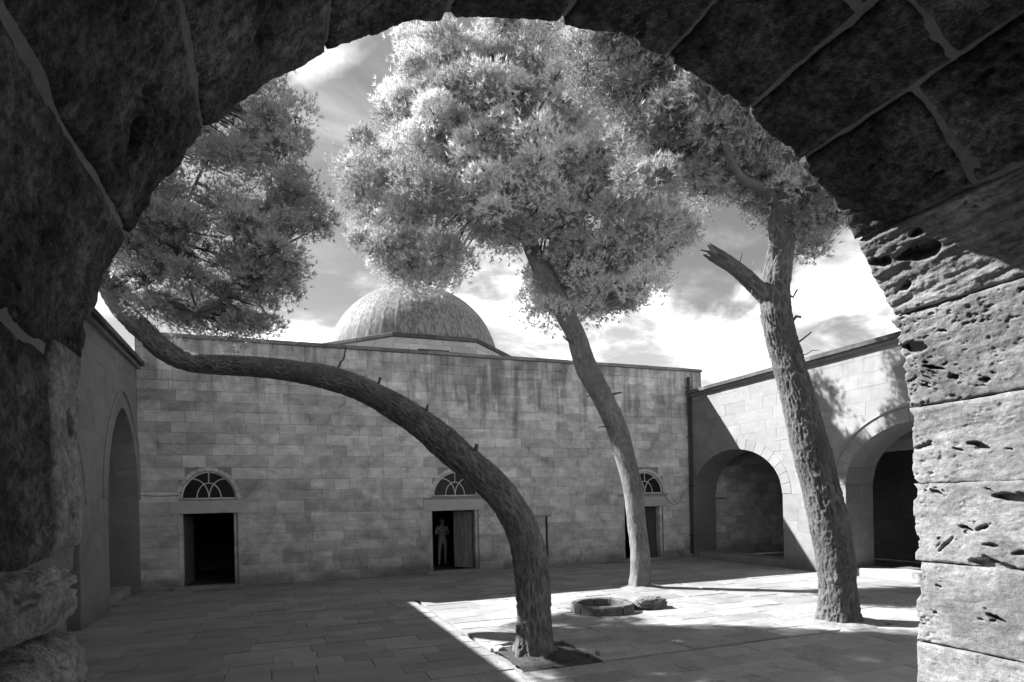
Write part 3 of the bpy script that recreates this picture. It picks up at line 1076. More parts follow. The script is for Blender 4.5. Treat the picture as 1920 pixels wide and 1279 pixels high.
mortar('vault_mortar', R(33), PI, 0.021, 0.012, M['vmortar'], True)
mortar('jamb_mortar', -2.6 / AR, R(33), 0.055, 0.006, M['jmortar'])
# facade and mass
FM = lambda s, d, z: (s, VF - 0.02 - d, z)
wall_core('facade', FM, -6.0, 16.0, 0.25, 6.6, [dict(s0=AC_U - AR - .07, s1=AC_U + AR + .07, z0=0.0, top=lambda s: AC_Z + max(0.0, (AR + .07) ** 2 - (s - AC_U) ** 2) ** 0.5, n=60)], M['wingjoint'], gate)
mb = MB()
mb.box(-6.0, 16.0, V_IN - 0.5, V_IN, -0.06, 6.6)
mb.box(-6.0, -1.6, V_IN, VF - 0.27, -0.06, 6.6)
mb.box(4.7, 16.0, V_IN, VF - 0.27, -0.06, 6.6)
mb.box(-1.6, 4.7, V_IN, VF - 0.27, 5.2, 6.6)
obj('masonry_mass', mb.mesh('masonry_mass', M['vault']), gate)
for p, q in zip(cut_len(V_IN, VF - 0.01, 0.5, 0.8)[:-1], cut_len(V_IN, VF - 0.01, 0.5, 0.8)[1:]):
    pass
fl_ = cut_len(V_IN, VF + 0.35, 0.5, 0.7)
for p, q in zip(fl_[:-1], fl_[1:]):
    xx = cut_len(AC_U - AR, AC_U + AR, 0.6, 1.1)
    for a_, b_ in zip(xx[:-1], xx[1:]):
        mb = MB(); mb.pillow(lambda s, t_, d: (s, t_, d), a_ + .004, b_ - .004, p + .004, q - .004, -0.05, FLOOR_N + random.uniform(-.004, .004), .008, random.random())
        obj('floor_slab', mb.mesh('floor_slab', M['pave']), gate)


def eroded(name, S, a0, a1, b0, b1, res, mat, seed, rough=1.0, gap=0.006, front=False, holes=(), edge_r=0.03, wob=0.010, pits=1.0, strata=1.0, thick=0.22, nose=0.0):
    """weathered block. S(a, b, h): a along the vault (world Y), b up the wall / round the arch in metres, h towards the room"""
    na = max(8, int((a1 - a0) / res)); nb_ = max(8, int((b1 - b0) / res))
    a = np.linspace(a0 + gap, a1 - (0.0 if front else gap), na); b = np.linspace(b0 + gap, b1 - gap, nb_)
    A, B = np.meshgrid(a, b, indexing='ij')
    sd = seed * 13.71
    # uneven outline
    wa = (fbm(A * 6 + sd, B * 6, 1.3, 4) - 0.5) * 2 * wob
    wb = (fbm(A * 6 + sd, B * 6, 7.7, 4) - 0.5) * 2 * wob
    ea = np.minimum(A - a[0], a[-1] - A); eb = np.minimum(B - b[0], b[-1] - B)
    wt = np.exp(-np.minimum(ea, eb) / 0.08)
    extra = np.zeros_like(A)
    if front:
        extra = -np.exp(-(a[-1] - A) / 0.05) * (sstep(0.45, 0.8, fbm(A * 0 + sd, B * 9, 2.0, 4)) * 0.05)
    A2 = A + wa * wt + extra; B2 = B + wb * wt
    e = np.minimum(ea + (fbm(A * 14 + sd, B * 14, 4.4, 3) - 0.5) * 0.02, eb + (fbm(A * 14, B * 14 + sd, 2.4, 3) - 0.5) * 0.02)
    if front:
        e = np.minimum(e, a[-1] - A + 0.004)
    h = -edge_r * np.exp(-np.maximum(e, 0) / (edge_r * 0.6))
    if nose:
        h -= nose * sstep(0.0, 1.0, (A - (a[-1] - 0.24)) / 0.24) ** 1.6
    h += rough * 0.030 * (fbm(A * 3 + sd, B * 3, 0.5, 4) - 0.5)
    h += rough * strata * 0.016 * (fbm(A * 4 + sd, B * 26 + A * 3, 1.5, 4) - 0.5)
    h += rough * 0.012 * (fbm(A * 24 + sd, B * 24, 2.5, 3) - 0.5)
    pf = fbm(A * 6 + sd, B * 13 + A * 3, 5.5, 5, 0.62)
    zone = sstep(0.50, 0.62, fbm(A * 2.2 + sd, B * 2.2, 8.5, 3))
    h -= pits * 0.045 * sstep(0.60, 0.72, pf) * (0.25 + 0.75 * zone)
    h -= (0.35 + pits) * 0.013 * sstep(0.60, 0.70, fbm(A * 30 + sd, B * 46, 6.5, 3, 0.7)) * (0.25 + 0.75 * zone)
    hr = random.Random(seed)
    hl = []
    for (ha, hb, ra, rb, dp, sl) in holes:
        hl.append((ha, hb, ra, rb, dp, sl))
        for _ in range(5):
            g_ = hr.uniform(0.12, 0.45)
            hl.append((ha + hr.gauss(0, ra * 1.3), hb + hr.gauss(0, rb * 2.2), ra * g_, rb * g_ * 1.2, dp * 0.6, sl + hr.uniform(-.4, .4)))
    if hl:
        w1 = (fbm(A * 20 + sd, B * 20, 3.3, 4, 0.65) - 0.5) * 0.035
        w2 = (fbm(A * 20 + sd, B * 20, 8.3, 4, 0.65) - 0.5) * 0.025
    for (ha, hb, ra, rb, dp, sl) in hl:
        da = (A - ha) + w1; db = (B - hb) - sl * (A - ha) + w2
        q = np.sqrt((da / ra) ** 2 + (db / rb) ** 2)
        h -= dp * (1 - sstep(0.7, 1.15, q))
    pts = S(A2, B2, h)
    V = pts.reshape(-1, 3)
    i, j = np.meshgrid(np.arange(na - 1), np.arange(nb_ - 1), indexing='ij')
    k = (i * nb_ + j).ravel()
    F = np.stack([k, k + nb_, k + nb_ + 1, k + 1], -1)
    ring = [x * nb_ for x in range(na)] + [(na - 1) * nb_ + y for y in range(1, nb_)] + [x * nb_ + nb_ - 1 for x in range(na - 2, -1, -1)] + [y for y in range(nb_ - 2, 0, -1)]
    ring = np.array(ring)
    back_ = S(A2.ravel()[ring], B2.ravel()[ring], np.full(len(ring), -thick))
    nV = len(V)
    V = np.vstack([V, back_])
    m_ = len(ring)
    i2 = np.arange(m_); i3 = (i2 + 1) % m_
    F2 = np.stack([ring[i2], ring[i3], nV + i3, nV + i2], -1)
    me = mesh_np(name, V, np.vstack([F, F2]), mat, float(fbm(np.array([sd]), np.array([1.7]))[0] * 1.6 - 0.3), False)
    fix_normals(me)
    me.polygons.foreach_set('use_smooth', np.ones(len(me.polygons), dtype=bool))
    return obj(name, me, gate)


def SR(A, B, h):       # right jamb, room side is -X ; B = world Z
    return np.stack([AC_U + AR - 0.072 - h, A, B], -1)
def SL(A, B, h):       # left jamb
    return np.stack([AC_U - AR + h, A, B], -1)

sd = 1
# right jamb courses (lit by the sun)
jr = [0.30, 0.78, 1.25, 1.76, 2.26]
JH = {0: [], 1: [(2.05, 0.95, .06, .03, .06, .2)],
      2: [(2.28, 1.47, .05, .018, .05, .3), (2.62, 1.45, .012, .01, .04, 0), (2.60, 1.62, .02, .008, .04, .2)],
      3: [(2.18, 2.16, .10, .026, .09, .1), (2.42, 1.98, .035, .012, .06, .5), (2.34, 1.99, .03, .014, .05, -.5), (2.55, 1.88, .05, .013, .05, -1.0), (2.60, 2.2, .03, .012, .04, .3), (2.30, 1.78, .12, .03, .05, .1)]}
for q in range(4):
    cut = [0.55, 1.3, VF] if q % 2 else [0.4, 1.05, 1.85, VF]
    if q in (2, 3): cut = [0.5, 1.25, VF]
    for p0_, p1_ in zip(cut[:-1], cut[1:]):
        fr = p1_ == VF
        eroded('jamb_stone', SR, p0_, p1_, jr[q], jr[q + 1], 0.006 if fr else 0.02, M['near'], sd, 0.7, 0.004, fr, JH.get(q, ()) if fr else (), 0.012, 0.008, 0.35, 0.5)
        sd += 1
# voussoirs: courses given by their joint angles
VH = {0: [(2.35, 0.22, .06, .02, .05, .3)],
      1: [(2.66, 0.93 - 0.06, .09, .035, .10, .15), (2.55, .72, .06, .012, .05, .4), (2.45, .65, .03, .018, .05, .2), (2.28, .60, .03, .012, .05, 0), (2.62, .62, .03, .01, .05, .5)],
      2: [(2.42, 1.42, .10, .06, .07, .1)], 10: [(2.35, 6.0, .05, .06, .06, 0.2)], 12: [(2.30, 7.0, .05, .04, .05, 0)]}
for q in range(13):
    lit = q < 3  # courses in sun take the paler stone, the rest the shade-darkened one
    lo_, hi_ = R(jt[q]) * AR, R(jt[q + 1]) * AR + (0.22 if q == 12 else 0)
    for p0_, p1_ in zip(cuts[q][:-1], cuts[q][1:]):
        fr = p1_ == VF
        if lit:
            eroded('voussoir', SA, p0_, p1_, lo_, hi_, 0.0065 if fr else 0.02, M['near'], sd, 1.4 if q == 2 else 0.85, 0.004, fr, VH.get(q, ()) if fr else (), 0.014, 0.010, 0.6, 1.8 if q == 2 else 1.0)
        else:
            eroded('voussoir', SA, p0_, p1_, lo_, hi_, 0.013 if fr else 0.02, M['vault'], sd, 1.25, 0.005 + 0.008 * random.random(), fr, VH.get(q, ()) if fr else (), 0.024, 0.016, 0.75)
        sd += 1
# left jamb
jl = [0.30, 0.80, 1.25]
for q, (z0_, z1_) in enumerate(((0.30, 0.82), (0.82, 1.36))):
    for p0_, p1_ in ((0.3, 1.2), (1.2, VF)):
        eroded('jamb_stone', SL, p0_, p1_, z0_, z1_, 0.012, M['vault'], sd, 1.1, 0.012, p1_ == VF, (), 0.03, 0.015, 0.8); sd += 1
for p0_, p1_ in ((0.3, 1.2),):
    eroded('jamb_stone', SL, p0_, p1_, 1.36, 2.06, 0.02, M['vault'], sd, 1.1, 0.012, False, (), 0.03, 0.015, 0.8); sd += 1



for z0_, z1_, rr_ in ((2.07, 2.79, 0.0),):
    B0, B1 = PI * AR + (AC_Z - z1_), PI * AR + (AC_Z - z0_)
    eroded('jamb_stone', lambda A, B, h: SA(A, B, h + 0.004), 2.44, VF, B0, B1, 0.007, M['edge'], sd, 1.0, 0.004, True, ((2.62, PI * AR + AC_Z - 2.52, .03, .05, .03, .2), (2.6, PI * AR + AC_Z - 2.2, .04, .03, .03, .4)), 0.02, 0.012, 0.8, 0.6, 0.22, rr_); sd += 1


def lump(name, c, r, seed, mat, parent, box=2.6, amp=0.16, flat=None, nu=120, nv=70):
    """rounded worn stone: superellipsoid with noise"""
    u_ = np.linspace(0, 2 * PI, nu, endpoint=False); v_ = np.linspace(-PI / 2, PI / 2, nv)
    U_, V_ = np.meshgrid(u_, v_, indexing='ij')
    d = np.stack([np.cos(U_) * np.cos(V_), np.sin(U_) * np.cos(V_), np.sin(V_)], -1)
    k_ = (np.abs(d) ** box).sum(-1) ** (-1 / box)
    d = d * k_[..., None]
    s_ = seed * 3.3
    nse = 1 + amp * 2 * (fbm(d[..., 0] * 1.6 + s_, d[..., 1] * 1.6, d[..., 2] * 1.6 + 3, 5) - 0.5) + amp * 0.5 * (fbm(d[..., 0] * 7 + s_, d[..., 1] * 7, d[..., 2] * 7, 3) - 0.5)
    nse -= amp * 0.6 * sstep(0.58, 0.7, fbm(d[..., 0] * 4 + s_, d[..., 1] * 4, d[..., 2] * 5, 3))
    P_ = d * nse[..., None] * np.array(r) + np.array(c)
    if flat is not None: P_[..., 2] = np.maximum(P_[..., 2], flat)
    i, j = np.meshgrid(np.arange(nu), np.arange(nv - 1), indexing='ij')
    k0 = (i * nv + j).ravel(); k1 = (((i + 1) % nu) * nv + j).ravel()
    return mesh_np(name, P_.reshape(-1, 3), np.stack([k0, k1, k1 + 1, k0 + 1], -1), mat, 0.5, True)


obj('worn_stone', lump('worn_stone', (-0.88, 2.22, 1.915), (0.235, 0.50, 0.125), 1, M['worn'], gate, 3.0, 0.15), gate)
obj('worn_stone', lump('worn_stone', (-0.86, 2.28, 1.60), (0.24, 0.52, 0.20), 2, M['worn'], gate, 3.4, 0.15), gate)


# ------------------------------------------------------------------ pines
def bark_trunk(name, pts, mat, parent, nseg=84, step=0.028, amp=0.035, seed=0.0, flare=True, plates=1.0, jag=0.0):
    path = catmull(pts, step)
    P, Rr, D, th_ = sweep(path, nseg)
    ds = np.r_[0, np.cumsum(np.linalg.norm(np.diff(P, axis=0), axis=1))]
    r = Rr[:, None]
    cx_, cy_ = np.cos(th_)[None, :] * r, np.sin(th_)[None, :] * r
    s = ds[:, None] + 0 * cx_
    # bark plates: long diamonds parted by cracks
    wx = (fbm(cx_ * 5 + seed, cy_ * 5, s * 1.5, 3) - 0.5) * 0.25
    wz = (fbm(cx_ * 6 + seed, cy_ * 6, s * 4 + 5, 3) - 0.5) * 0.10
    f1, f2, cv = voro((cx_ + wx * 0.35) * 17 + seed, (cy_ + wx * 0.35) * 17, (s + wz) * 3.4)
    g1, g2, cw = voro((cx_ + wx * 0.2) * 34 + seed, (cy_ + wx * 0.2) * 34, (s + wz) * 12)
    net = 1 - sstep(0.02, 0.32, f2 - f1)
    net2 = 1 - sstep(0.03, 0.5, g2 - g1)
    rag = fbm(cx_ * 30 + seed, cy_ * 30, s * 14, 3, 0.6)
    soft = sstep(0.38, 0.62, fbm(cx_ * 3.5 + seed, cy_ * 3.5, s * 2.2 + 4, 3))
    net = net * (0.25 + 0.85 * soft); net2 = net2 * (1.25 - 0.6 * soft)
    plate = np.clip((net * 0.62 + net2 * 0.30) * (0.45 + 1.1 * rag) + 0.25 * cv * rag, 0, 1.2)
    fine = fbm(cx_ * 60 + seed, cy_ * 60, s * 40, 2) - 0.5
    big = fbm(cx_ * 2.2 + seed, cy_ * 2.2, s * 1.6, 3) - 0.5
    k = np.clip(r / 0.32, 0.15, 1.15)
    rad = r * (1 + 0.22 * big) + amp * plates * k * (plate - 0.35) + 0.010 * k * fine
    if flare:
        zz = np.clip(1 - ds / 0.5, 0, 1)[:, None] ** 2
        rad = rad + zz * 0.10 * (np.maximum(0, np.sin(th_ * 5 + seed)) ** 1.5)[None, :] * (0.5 + fbm(np.cos(th_) * 2 + seed, np.sin(th_) * 2, 0.3)[None, :])
    V = P[:, None, :] + D * rad[..., None]
    if jag:
        tn = (P[-1] - P[-3]) / np.linalg.norm(P[-1] - P[-3])
        tooth = (fbm(np.cos(th_) * 2.4 + seed, np.sin(th_) * 2.4, 0.7, 3, 0.7) - 0.5) * 2 * jag
        for k_ in (1, 2, 3):
            V[-k_] += tn[None, :] * tooth[:, None] * (1.0, 0.6, 0.3)[k_ - 1]
        P = P.copy(); P[-1] = P[-1] - tn * jag * 0.5
    q = tube_faces(len(P), nseg)
    VV = np.vstack([V.reshape(-1, 3), P[-1:]])
    ci = len(VV) - 1
    last = (len(P) - 1) * nseg
    jj = np.arange(nseg)
    cap = np.stack([last + jj, last + (jj + 1) % nseg, np.full(nseg, ci), np.full(nseg, ci)], -1)
    faces = [tuple(x) for x in q] + [tuple(x[:3]) for x in cap]
    me = mesh_np(name, VV, faces, mat, 0.5, True)
    at = me.attributes.new('bark', 'FLOAT', 'POINT')
    at.data.foreach_set('value', np.r_[plate.ravel(), 0.5].astype(np.float32))
    return obj(name, me, parent), path


def stub(parent, p, d, L, r, mat, seed, trunk=None):
    d = Vector(d).normalized()
    if trunk is not None:
        tp = catmull(trunk, 0.05)
        k_ = int(np.argmin(np.linalg.norm(tp[:, :3] - np.array(p), axis=1)))
        p = tuple(tp[k_, :3]); L = L + tp[k_, 3] * 0.92
    pts = []
    for t in np.linspace(0, 1, 6):
        q = Vector(p) + d * L * t + Vector((0, 0, 0.25 * L * (t ** 2) * random.uniform(-0.6, 1.0)))
        pts.append((*q, r * (1 - 0.55 * t)))
    me = tube_mesh('twig', pts, 7, mat, 0.5, True)
    at = me.attributes.new('bark', 'FLOAT', 'POINT'); at.data.foreach_set('value', np.full(len(me.vertices), 0.4, dtype=np.float32))
    obj('branch_stub', me, parent)


def crown(parent, ells, n_clump, tufts, hub, seed, nl=0.15, nw=0.013, needles=7, csize=(0.30, 0.62), mat='needles', n_limb=12, limb_r=0.10):
    rg = np.random.default_rng(seed)
    E = np.array(ells, float)
    vol = E[:, 3] * E[:, 4] * E[:, 5]
    pr = vol ** 0.75 / (vol ** 0.75).sum()
    which = rg.choice(len(E), n_clump, p=pr)
    d = rg.normal(size=(n_clump, 3)); d /= np.linalg.norm(d, axis=1)[:, None]
    rad = rg.uniform(0.25, 1.0, n_clump) ** (1 / 2.2)
    C = E[which, :3] + d * rad[:, None] * E[which, 3:6] * 0.92
    cs = rg.uniform(*csize, n_clump)
    # tufts in each clump: flattened pads, denser at the top
    n = tufts * n_clump
    ci = np.repeat(np.arange(n_clump), tufts)
    dd = rg.normal(size=(n, 3)); dd /= np.linalg.norm(dd, axis=1)[:, None]
    dd[:, 2] = np.where((dd[:, 2] < -0.25) & (rg.random(n) < 0.7), -dd[:, 2], dd[:, 2])
    rr_ = rg.uniform(0.36, 1.08, n) ** 0.5
    lump_ = 0.58 + 0.95 * (fbm(dd[:, 0] * 2.2 + ci * 3.7, dd[:, 1] * 2.2, dd[:, 2] * 2.2 + ci * 1.9, 3) - 0.2)
    rr_ = np.where(rg.random(n) < 0.14, rr_ * rg.uniform(1.05, 1.55, n), rr_)
    pos = C[ci] + dd * (rr_ * cs[ci] * lump_)[:, None] * np.array([1.05, 1.05, 0.72])
    tone = np.clip(0.5 + 0.30 * rg.normal(size=n_clump), 0, 1)
    # needles
    up = np.array([0, 0, 0.55])
    axis = dd + up + rg.normal(size=(n, 3)) * 0.35
    axis /= np.linalg.norm(axis, axis=1)[:, None]
    m = needles
    ax = np.repeat(axis, m, 0) + rg.normal(size=(n * m, 3)) * 0.52
    ax /= np.linalg.norm(ax, axis=1)[:, None]
    side = np.cross(ax, rg.normal(size=(n * m, 3))); side /= np.linalg.norm(side, axis=1)[:, None] + 1e-9
    ln = nl * rg.uniform(0.6, 1.15, n * m)
    b0 = np.repeat(pos, m, 0)
    w_ = nw * rg.uniform(0.7, 1.3, n * m)
    v0 = b0 - side * w_[:, None]; v1 = b0 + side * w_[:, None]
    v2 = b0 + ax * ln[:, None] + side * w_[:, None] * 0.2
    V = np.stack([v0, v1, v2], 1).reshape(-1, 3)
    F = np.arange(len(V)).reshape(-1, 3)
    tint = np.clip(np.repeat(tone[ci], m) + rg.normal(size=n * m) * 0.13, 0, 1)
    me = mesh_np('crown', V, F, M[mat], tint)
    obj('crown', me, parent)
    # limbs
    order = np.argsort(-np.linalg.norm(C - np.array(hub[-1][:3]), axis=1))
    limbs = []
    far = rg.choice(n_clump, min(n_limb, n_clump), replace=False)
    for q, c_ in enumerate(far):
        h_ = hub[q % len(hub)]
        p0, p1 = np.array(h_[:3]), C[c_]
        r0 = min(limb_r, h_[3] * 0.7)
        midp = (p0 + p1) / 2 + np.array([0, 0, -0.12 * np.linalg.norm(p1 - p0)]) + rg.normal(size=3) * 0.15
        pts = [(*p0, r0), (*((p0 + midp) / 2 + rg.normal(size=3) * .05), r0 * 0.85), (*midp, r0 * 0.62), (*((p1 + midp) / 2 + rg.normal(size=3) * .08), r0 * 0.42), (*p1, r0 * 0.18)]
        pa = catmull(pts, 0.12)
        limbs.append(pa)
        me = tube_mesh('limb', pa, 8, M['bark'], 0.5, True)
        at = me.attributes.new('bark', 'FLOAT', 'POINT'); at.data.foreach_set('value', np.full(len(me.vertices), 0.4, dtype=np.float32))
        obj('limb', me, parent)
    # twigs: every clump hangs on the nearest limb
    L = np.vstack(limbs)
    vs, fs = [], []
    for c_ in C:
        k_ = np.argmin(np.linalg.norm(L[:, :3] - c_, axis=1))
        p0 = L[k_, :3]; r0 = min(0.035, L[k_, 3])
        for z_ in range(4):
            p1 = c_ + rg.normal(size=3) * 0.16 * (z_ > 0)
            a_ = p0 if z_ == 0 else c_
            path_ = [(*a_, r0 if z_ == 0 else 0.014), (*((a_ + p1) / 2 + rg.normal(size=3) * .04), r0 * .6 if z_ == 0 else 0.010), (*p1, 0.005)]
            if np.linalg.norm(p1 - a_) < 0.05: continue
            P_, R_, D_, t_ = sweep(path_, 4)
            base = len(vs) * 12
            vs.append((P_[:, None, :] + D_ * R_[:, None, None]).reshape(-1, 3))
            fs.append(tube_faces(3, 4) + base)
    me = mesh_np('twigs', np.vstack(vs), np.vstack(fs), M['bark'], 0.5)
    at = me.attributes.new('bark', 'FLOAT', 'POINT'); at.data.foreach_set('value', np.full(len(me.vertices), 0.3, dtype=np.float32))
    obj('twigs', me, parent, kind='stuff')


T1 = [(3.41,8.12,-0.06,0.317), (3.40,8.12,0.09,0.275), (3.41,8.12,0.59,0.241), (3.40,8.12,1.12,0.234), (3.34,8.20,1.66,0.232), (3.18,8.36,2.12,0.231), (2.96,8.61,2.48,0.231), (2.70,8.98,2.83,0.227), (2.28,9.62,3.39,0.222), (1.74,10.37,3.93,0.213), (1.13,11.14,4.37,0.203), (0.43,11.94,4.67,0.194), (-0.31,12.65,4.87,0.188), (-1.05,13.26,5.00,0.178), (-1.61,13.69,5.13,0.186), (-2.07,13.97,5.41,0.197), (-2.46,14.23,5.85,0.199), (-2.83,14.47,6.24,0.186), (-3.08,14.57,6.61,0.167), (-3.24,14.63,7.00,0.142), (-3.18,14.61,7.49,0.117), (-2.86,14.49,8.19,0.088), (-2.39,14.31,8.89,0.059)]
T2 = [(8.36,13.07,-0.09,0.312), (8.37,13.07,0.08,0.261), (8.38,13.06,0.81,0.231), (8.32,13.09,1.60,0.231), (8.24,13.12,2.53,0.241), (8.09,13.23,3.33,0.242), (7.94,13.34,4.01,0.253), (7.70,13.54,4.76,0.255), (7.39,13.77,5.53,0.266), (7.24,14.04,6.40,0.249), (7.04,14.22,6.98,0.251), (6.82,14.52,7.74,0.243), (6.57,14.83,8.52,0.225), (6.36,15.13,9.46,0.184), (6.22,15.29,10.52,0.142), (6.17,15.30,11.67,0.098), (6.20,15.29,12.96,0.055)]
T3 = [(9.02,7.89,-0.09,0.379), (9.02,7.89,0.09,0.337), (9.02,7.89,0.60,0.302), (8.96,7.91,1.25,0.302), (8.87,7.95,1.90,0.302), (8.71,8.01,2.64,0.295), (8.57,8.06,3.29,0.282), (8.44,8.11,3.93,0.260), (8.28,8.18,4.58,0.246), (8.15,8.22,5.14,0.239), (8.11,8.24,5.60,0.239), (8.16,8.22,6.06,0.219), (8.17,8.11,6.57,0.202), (8.07,8.04,7.07,0.206), (7.90,8.00,7.57,0.198), (7.63,8.00,8.05,0.155), (7.28,8.02,8.61,0.113), (6.89,8.07,9.17,0.073), (6.58,8.19,9.78,0.040)]
S3 = [(8.10,8.25,5.50,0.150), (7.71,8.34,5.87,0.128), (7.38,8.41,6.13,0.112), (7.10,8.48,6.30,0.112), (6.90,8.50,6.40,0.105)]
C1 = [(-1.13,13.35,6.95,1.80,1.40,0.90), (-0.42,13.05,8.55,1.20,1.30,1.00), (0.10,12.90,9.60,0.58,0.80,0.68), (-1.76,14.28,6.21,1.21,1.00,0.28), (0.32,13.00,7.85,0.80,0.90,0.85), (-2.03,13.60,7.77,0.84,1.10,0.94), (-0.84,13.92,5.97,0.94,0.80,0.18), (-1.90,13.00,10.10,1.60,1.60,1.10), (-2.70,12.30,7.70,1.00,1.10,0.90), (-2.70,12.20,8.90,1.00,1.10,0.80), (-3.00,12.30,7.00,0.80,1.00,0.50), (-0.90,13.00,10.40,1.10,1.10,0.80), (-0.25,12.80,7.10,0.85,0.90,0.65), (-1.30,15.80,6.90,1.00,0.60,0.50), (-3.60,13.50,9.40,1.20,1.20,0.80), (-1.40,12.60,10.30,1.20,1.20,0.80)]  # lobes out of view are added to cast shade on the court floor
C2 = [(5.79,14.56,10.92,3.27,2.20,2.45), (3.07,16.50,10.45,1.36,1.90,2.08), (8.10,13.51,9.56,2.02,1.70,1.76), (6.10,14.45,13.16,2.59,1.90,1.09), (8.27,14.39,8.34,1.73,1.60,0.73), (6.48,14.65,7.05,0.42,0.50,0.33), (3.77,16.23,8.71,1.08,1.30,0.65), (4.29,15.14,12.32,1.63,1.70,1.43), (7.74,15.60,8.12,0.77,0.90,0.70), (9.36,12.82,9.04,0.80,1.00,0.73), (9.02,12.41,10.38,1.22,1.30,1.22), (8.25,13.98,7.64,1.22,1.20,0.56), (5.60,13.80,9.60,1.80,1.00,1.00), (8.60,17.00,9.50,1.20,1.00,0.60), (4.60,14.80,13.30,1.20,1.10,0.90), (3.90,15.20,12.50,1.00,1.00,0.90), (7.20,15.70,8.10,1.00,0.60,0.60), (6.80,15.30,7.40,0.60,0.50,0.40), (8.40,15.40,8.00,1.20,0.70,0.50)]
C3 = [(6.72,8.13,8.48,1.22,1.30,0.96), (7.75,7.95,8.05,1.06,1.40,1.06), (8.81,7.87,7.10,0.64,0.90,0.64), (6.08,8.38,8.93,0.61,0.80,0.52), (7.23,8.26,7.58,0.63,0.80,0.45), (8.10,7.82,9.02,1.33,1.20,0.71), (6.00,8.60,8.00,0.60,0.80,0.60), (5.50,8.70,9.30,0.80,0.90,0.70), (7.00,8.00,9.60,1.20,1.00,0.70), (8.90,8.50,7.10,0.70,0.50,0.60), (8.60,8.70,7.90,0.90,0.50,0.60)]

t1 = _thing('pine_tree', (3.43, 8.11, 0), 'pine with a trunk arching far over sideways to the arcade roof', 'tree', 'pines in the court')
M['bark_grey'] = bark_mat('grey_pine_bark', 0.03, 0.27)
bark_trunk('trunk', T1, M['bark_grey'], t1, 120, 0.018, 0.050, 3.0)
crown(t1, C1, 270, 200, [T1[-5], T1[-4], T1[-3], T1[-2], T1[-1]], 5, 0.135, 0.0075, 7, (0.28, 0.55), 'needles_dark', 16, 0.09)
for p, d, L, r in (((2.52, 8.5, 3.05), (0.2, -0.5, 0.9), 0.10, 0.06), ((0.3, 9.4, 4.32), (0.3, -0.3, 1), 0.16, 0.035), ((-0.75, 9.9, 4.42), (0.5, -0.2, 1), 0.35, 0.03), ((1.55, 8.95, 3.9), (.3, -.4, 1), 0.1, 0.04)):
    stub(t1, p, d, L, r, M['bark'], 1, T1)
t2 = _thing('pine_tree', (8.36, 13.07, 0), 'tall pine with a pale leaning trunk and the largest crown, behind the well', 'tree', 'pines in the court')
bark_trunk('trunk', T2, M['bark_pale'], t2, 72, 0.035, 0.020, 8.0, plates=0.8)
crown(t2, C2, 460, 310, [T2[-4], T2[-3], T2[-2]], 6, 0.15, 0.0105, 7, (0.30, 0.74), 'needles', 15, 0.09)
for p, d, L, r in (((7.35, 13.05, 4.75), (-1, -.3, -.1), 0.42, 0.03), ((7.75, 13.1, 4.85), (1, -.3, 0.5), 0.35, 0.04), ((7.75, 13.0, 3.95), (-1, -.3, 0.05), 0.50, 0.03), ((6.75, 13.2, 6.3), (-1, -.3, 0.1), 0.4, 0.04), ((6.35, 13.2, 6.9), (-1, -.2, .3), 0.6, 0.05)):
    stub(t2, p, d, L * 0.8, r, M['bark'], 2, T2)
t3 = _thing('pine_tree', (9.02, 7.89, 0), 'stout dark pine with a sawn-off side limb and short dead stubs', 'tree', 'pines in the court')
bark_trunk('trunk', T3, M['bark'], t3, 120, 0.022, 0.044, 13.0)
bark_trunk('broken_limb', S3, M['bark'], t3, 48, 0.03, 0.045, 15.0, flare=False, jag=0.16)
for p, d, L, r in (((7.0, 8.48, 6.34), (-1, -.3, -.15), 0.22, 0.022), ((7.45, 8.4, 6.08), (0.1, -.3, 1), 0.16, 0.02), ((7.7, 8.34, 5.88), (-.3, -.3, -1), 0.14, 0.018)):
    stub(t3, p, d, L, r, M['bark'], 4, S3)
crown(t3, C3, 170, 260, [T3[-6], T3[-5], T3[-4], T3[-3], T3[-2]], 9, 0.125, 0.007, 7, (0.28, 0.55), 'needles_mid', 14, 0.10)
for p, d, L, r in (((7.95, 8.1, 5.0), (-1, -.3, .3), 0.35, 0.022), ((8.40, 8.0, 4.85), (1, -.4, .2), 0.40, 0.025), ((8.42, 8.0, 4.70), (1, -.4, 0), 0.50, 0.012), ((8.0, 8.1, 4.75), (-1, -.3, .1), 0.4, 0.012), ((8.42, 8.0, 5.2), (1, -.3, .3), 0.3, 0.04),
                   ((8.35, 7.9, 5.6), (1, -.3, .2), 0.28, 0.03), ((8.42, 7.9, 6.2), (1, -.3, .3), 0.32, 0.02), ((8.4, 7.9, 6.6), (1, -.3, .4), 0.35, 0.018), ((8.2, 8.1, 6.9), (1, -.3, .5), 0.3, 0.02)):
    stub(t3, p, d, L * 0.7, r, M['bark'], 3, T3)

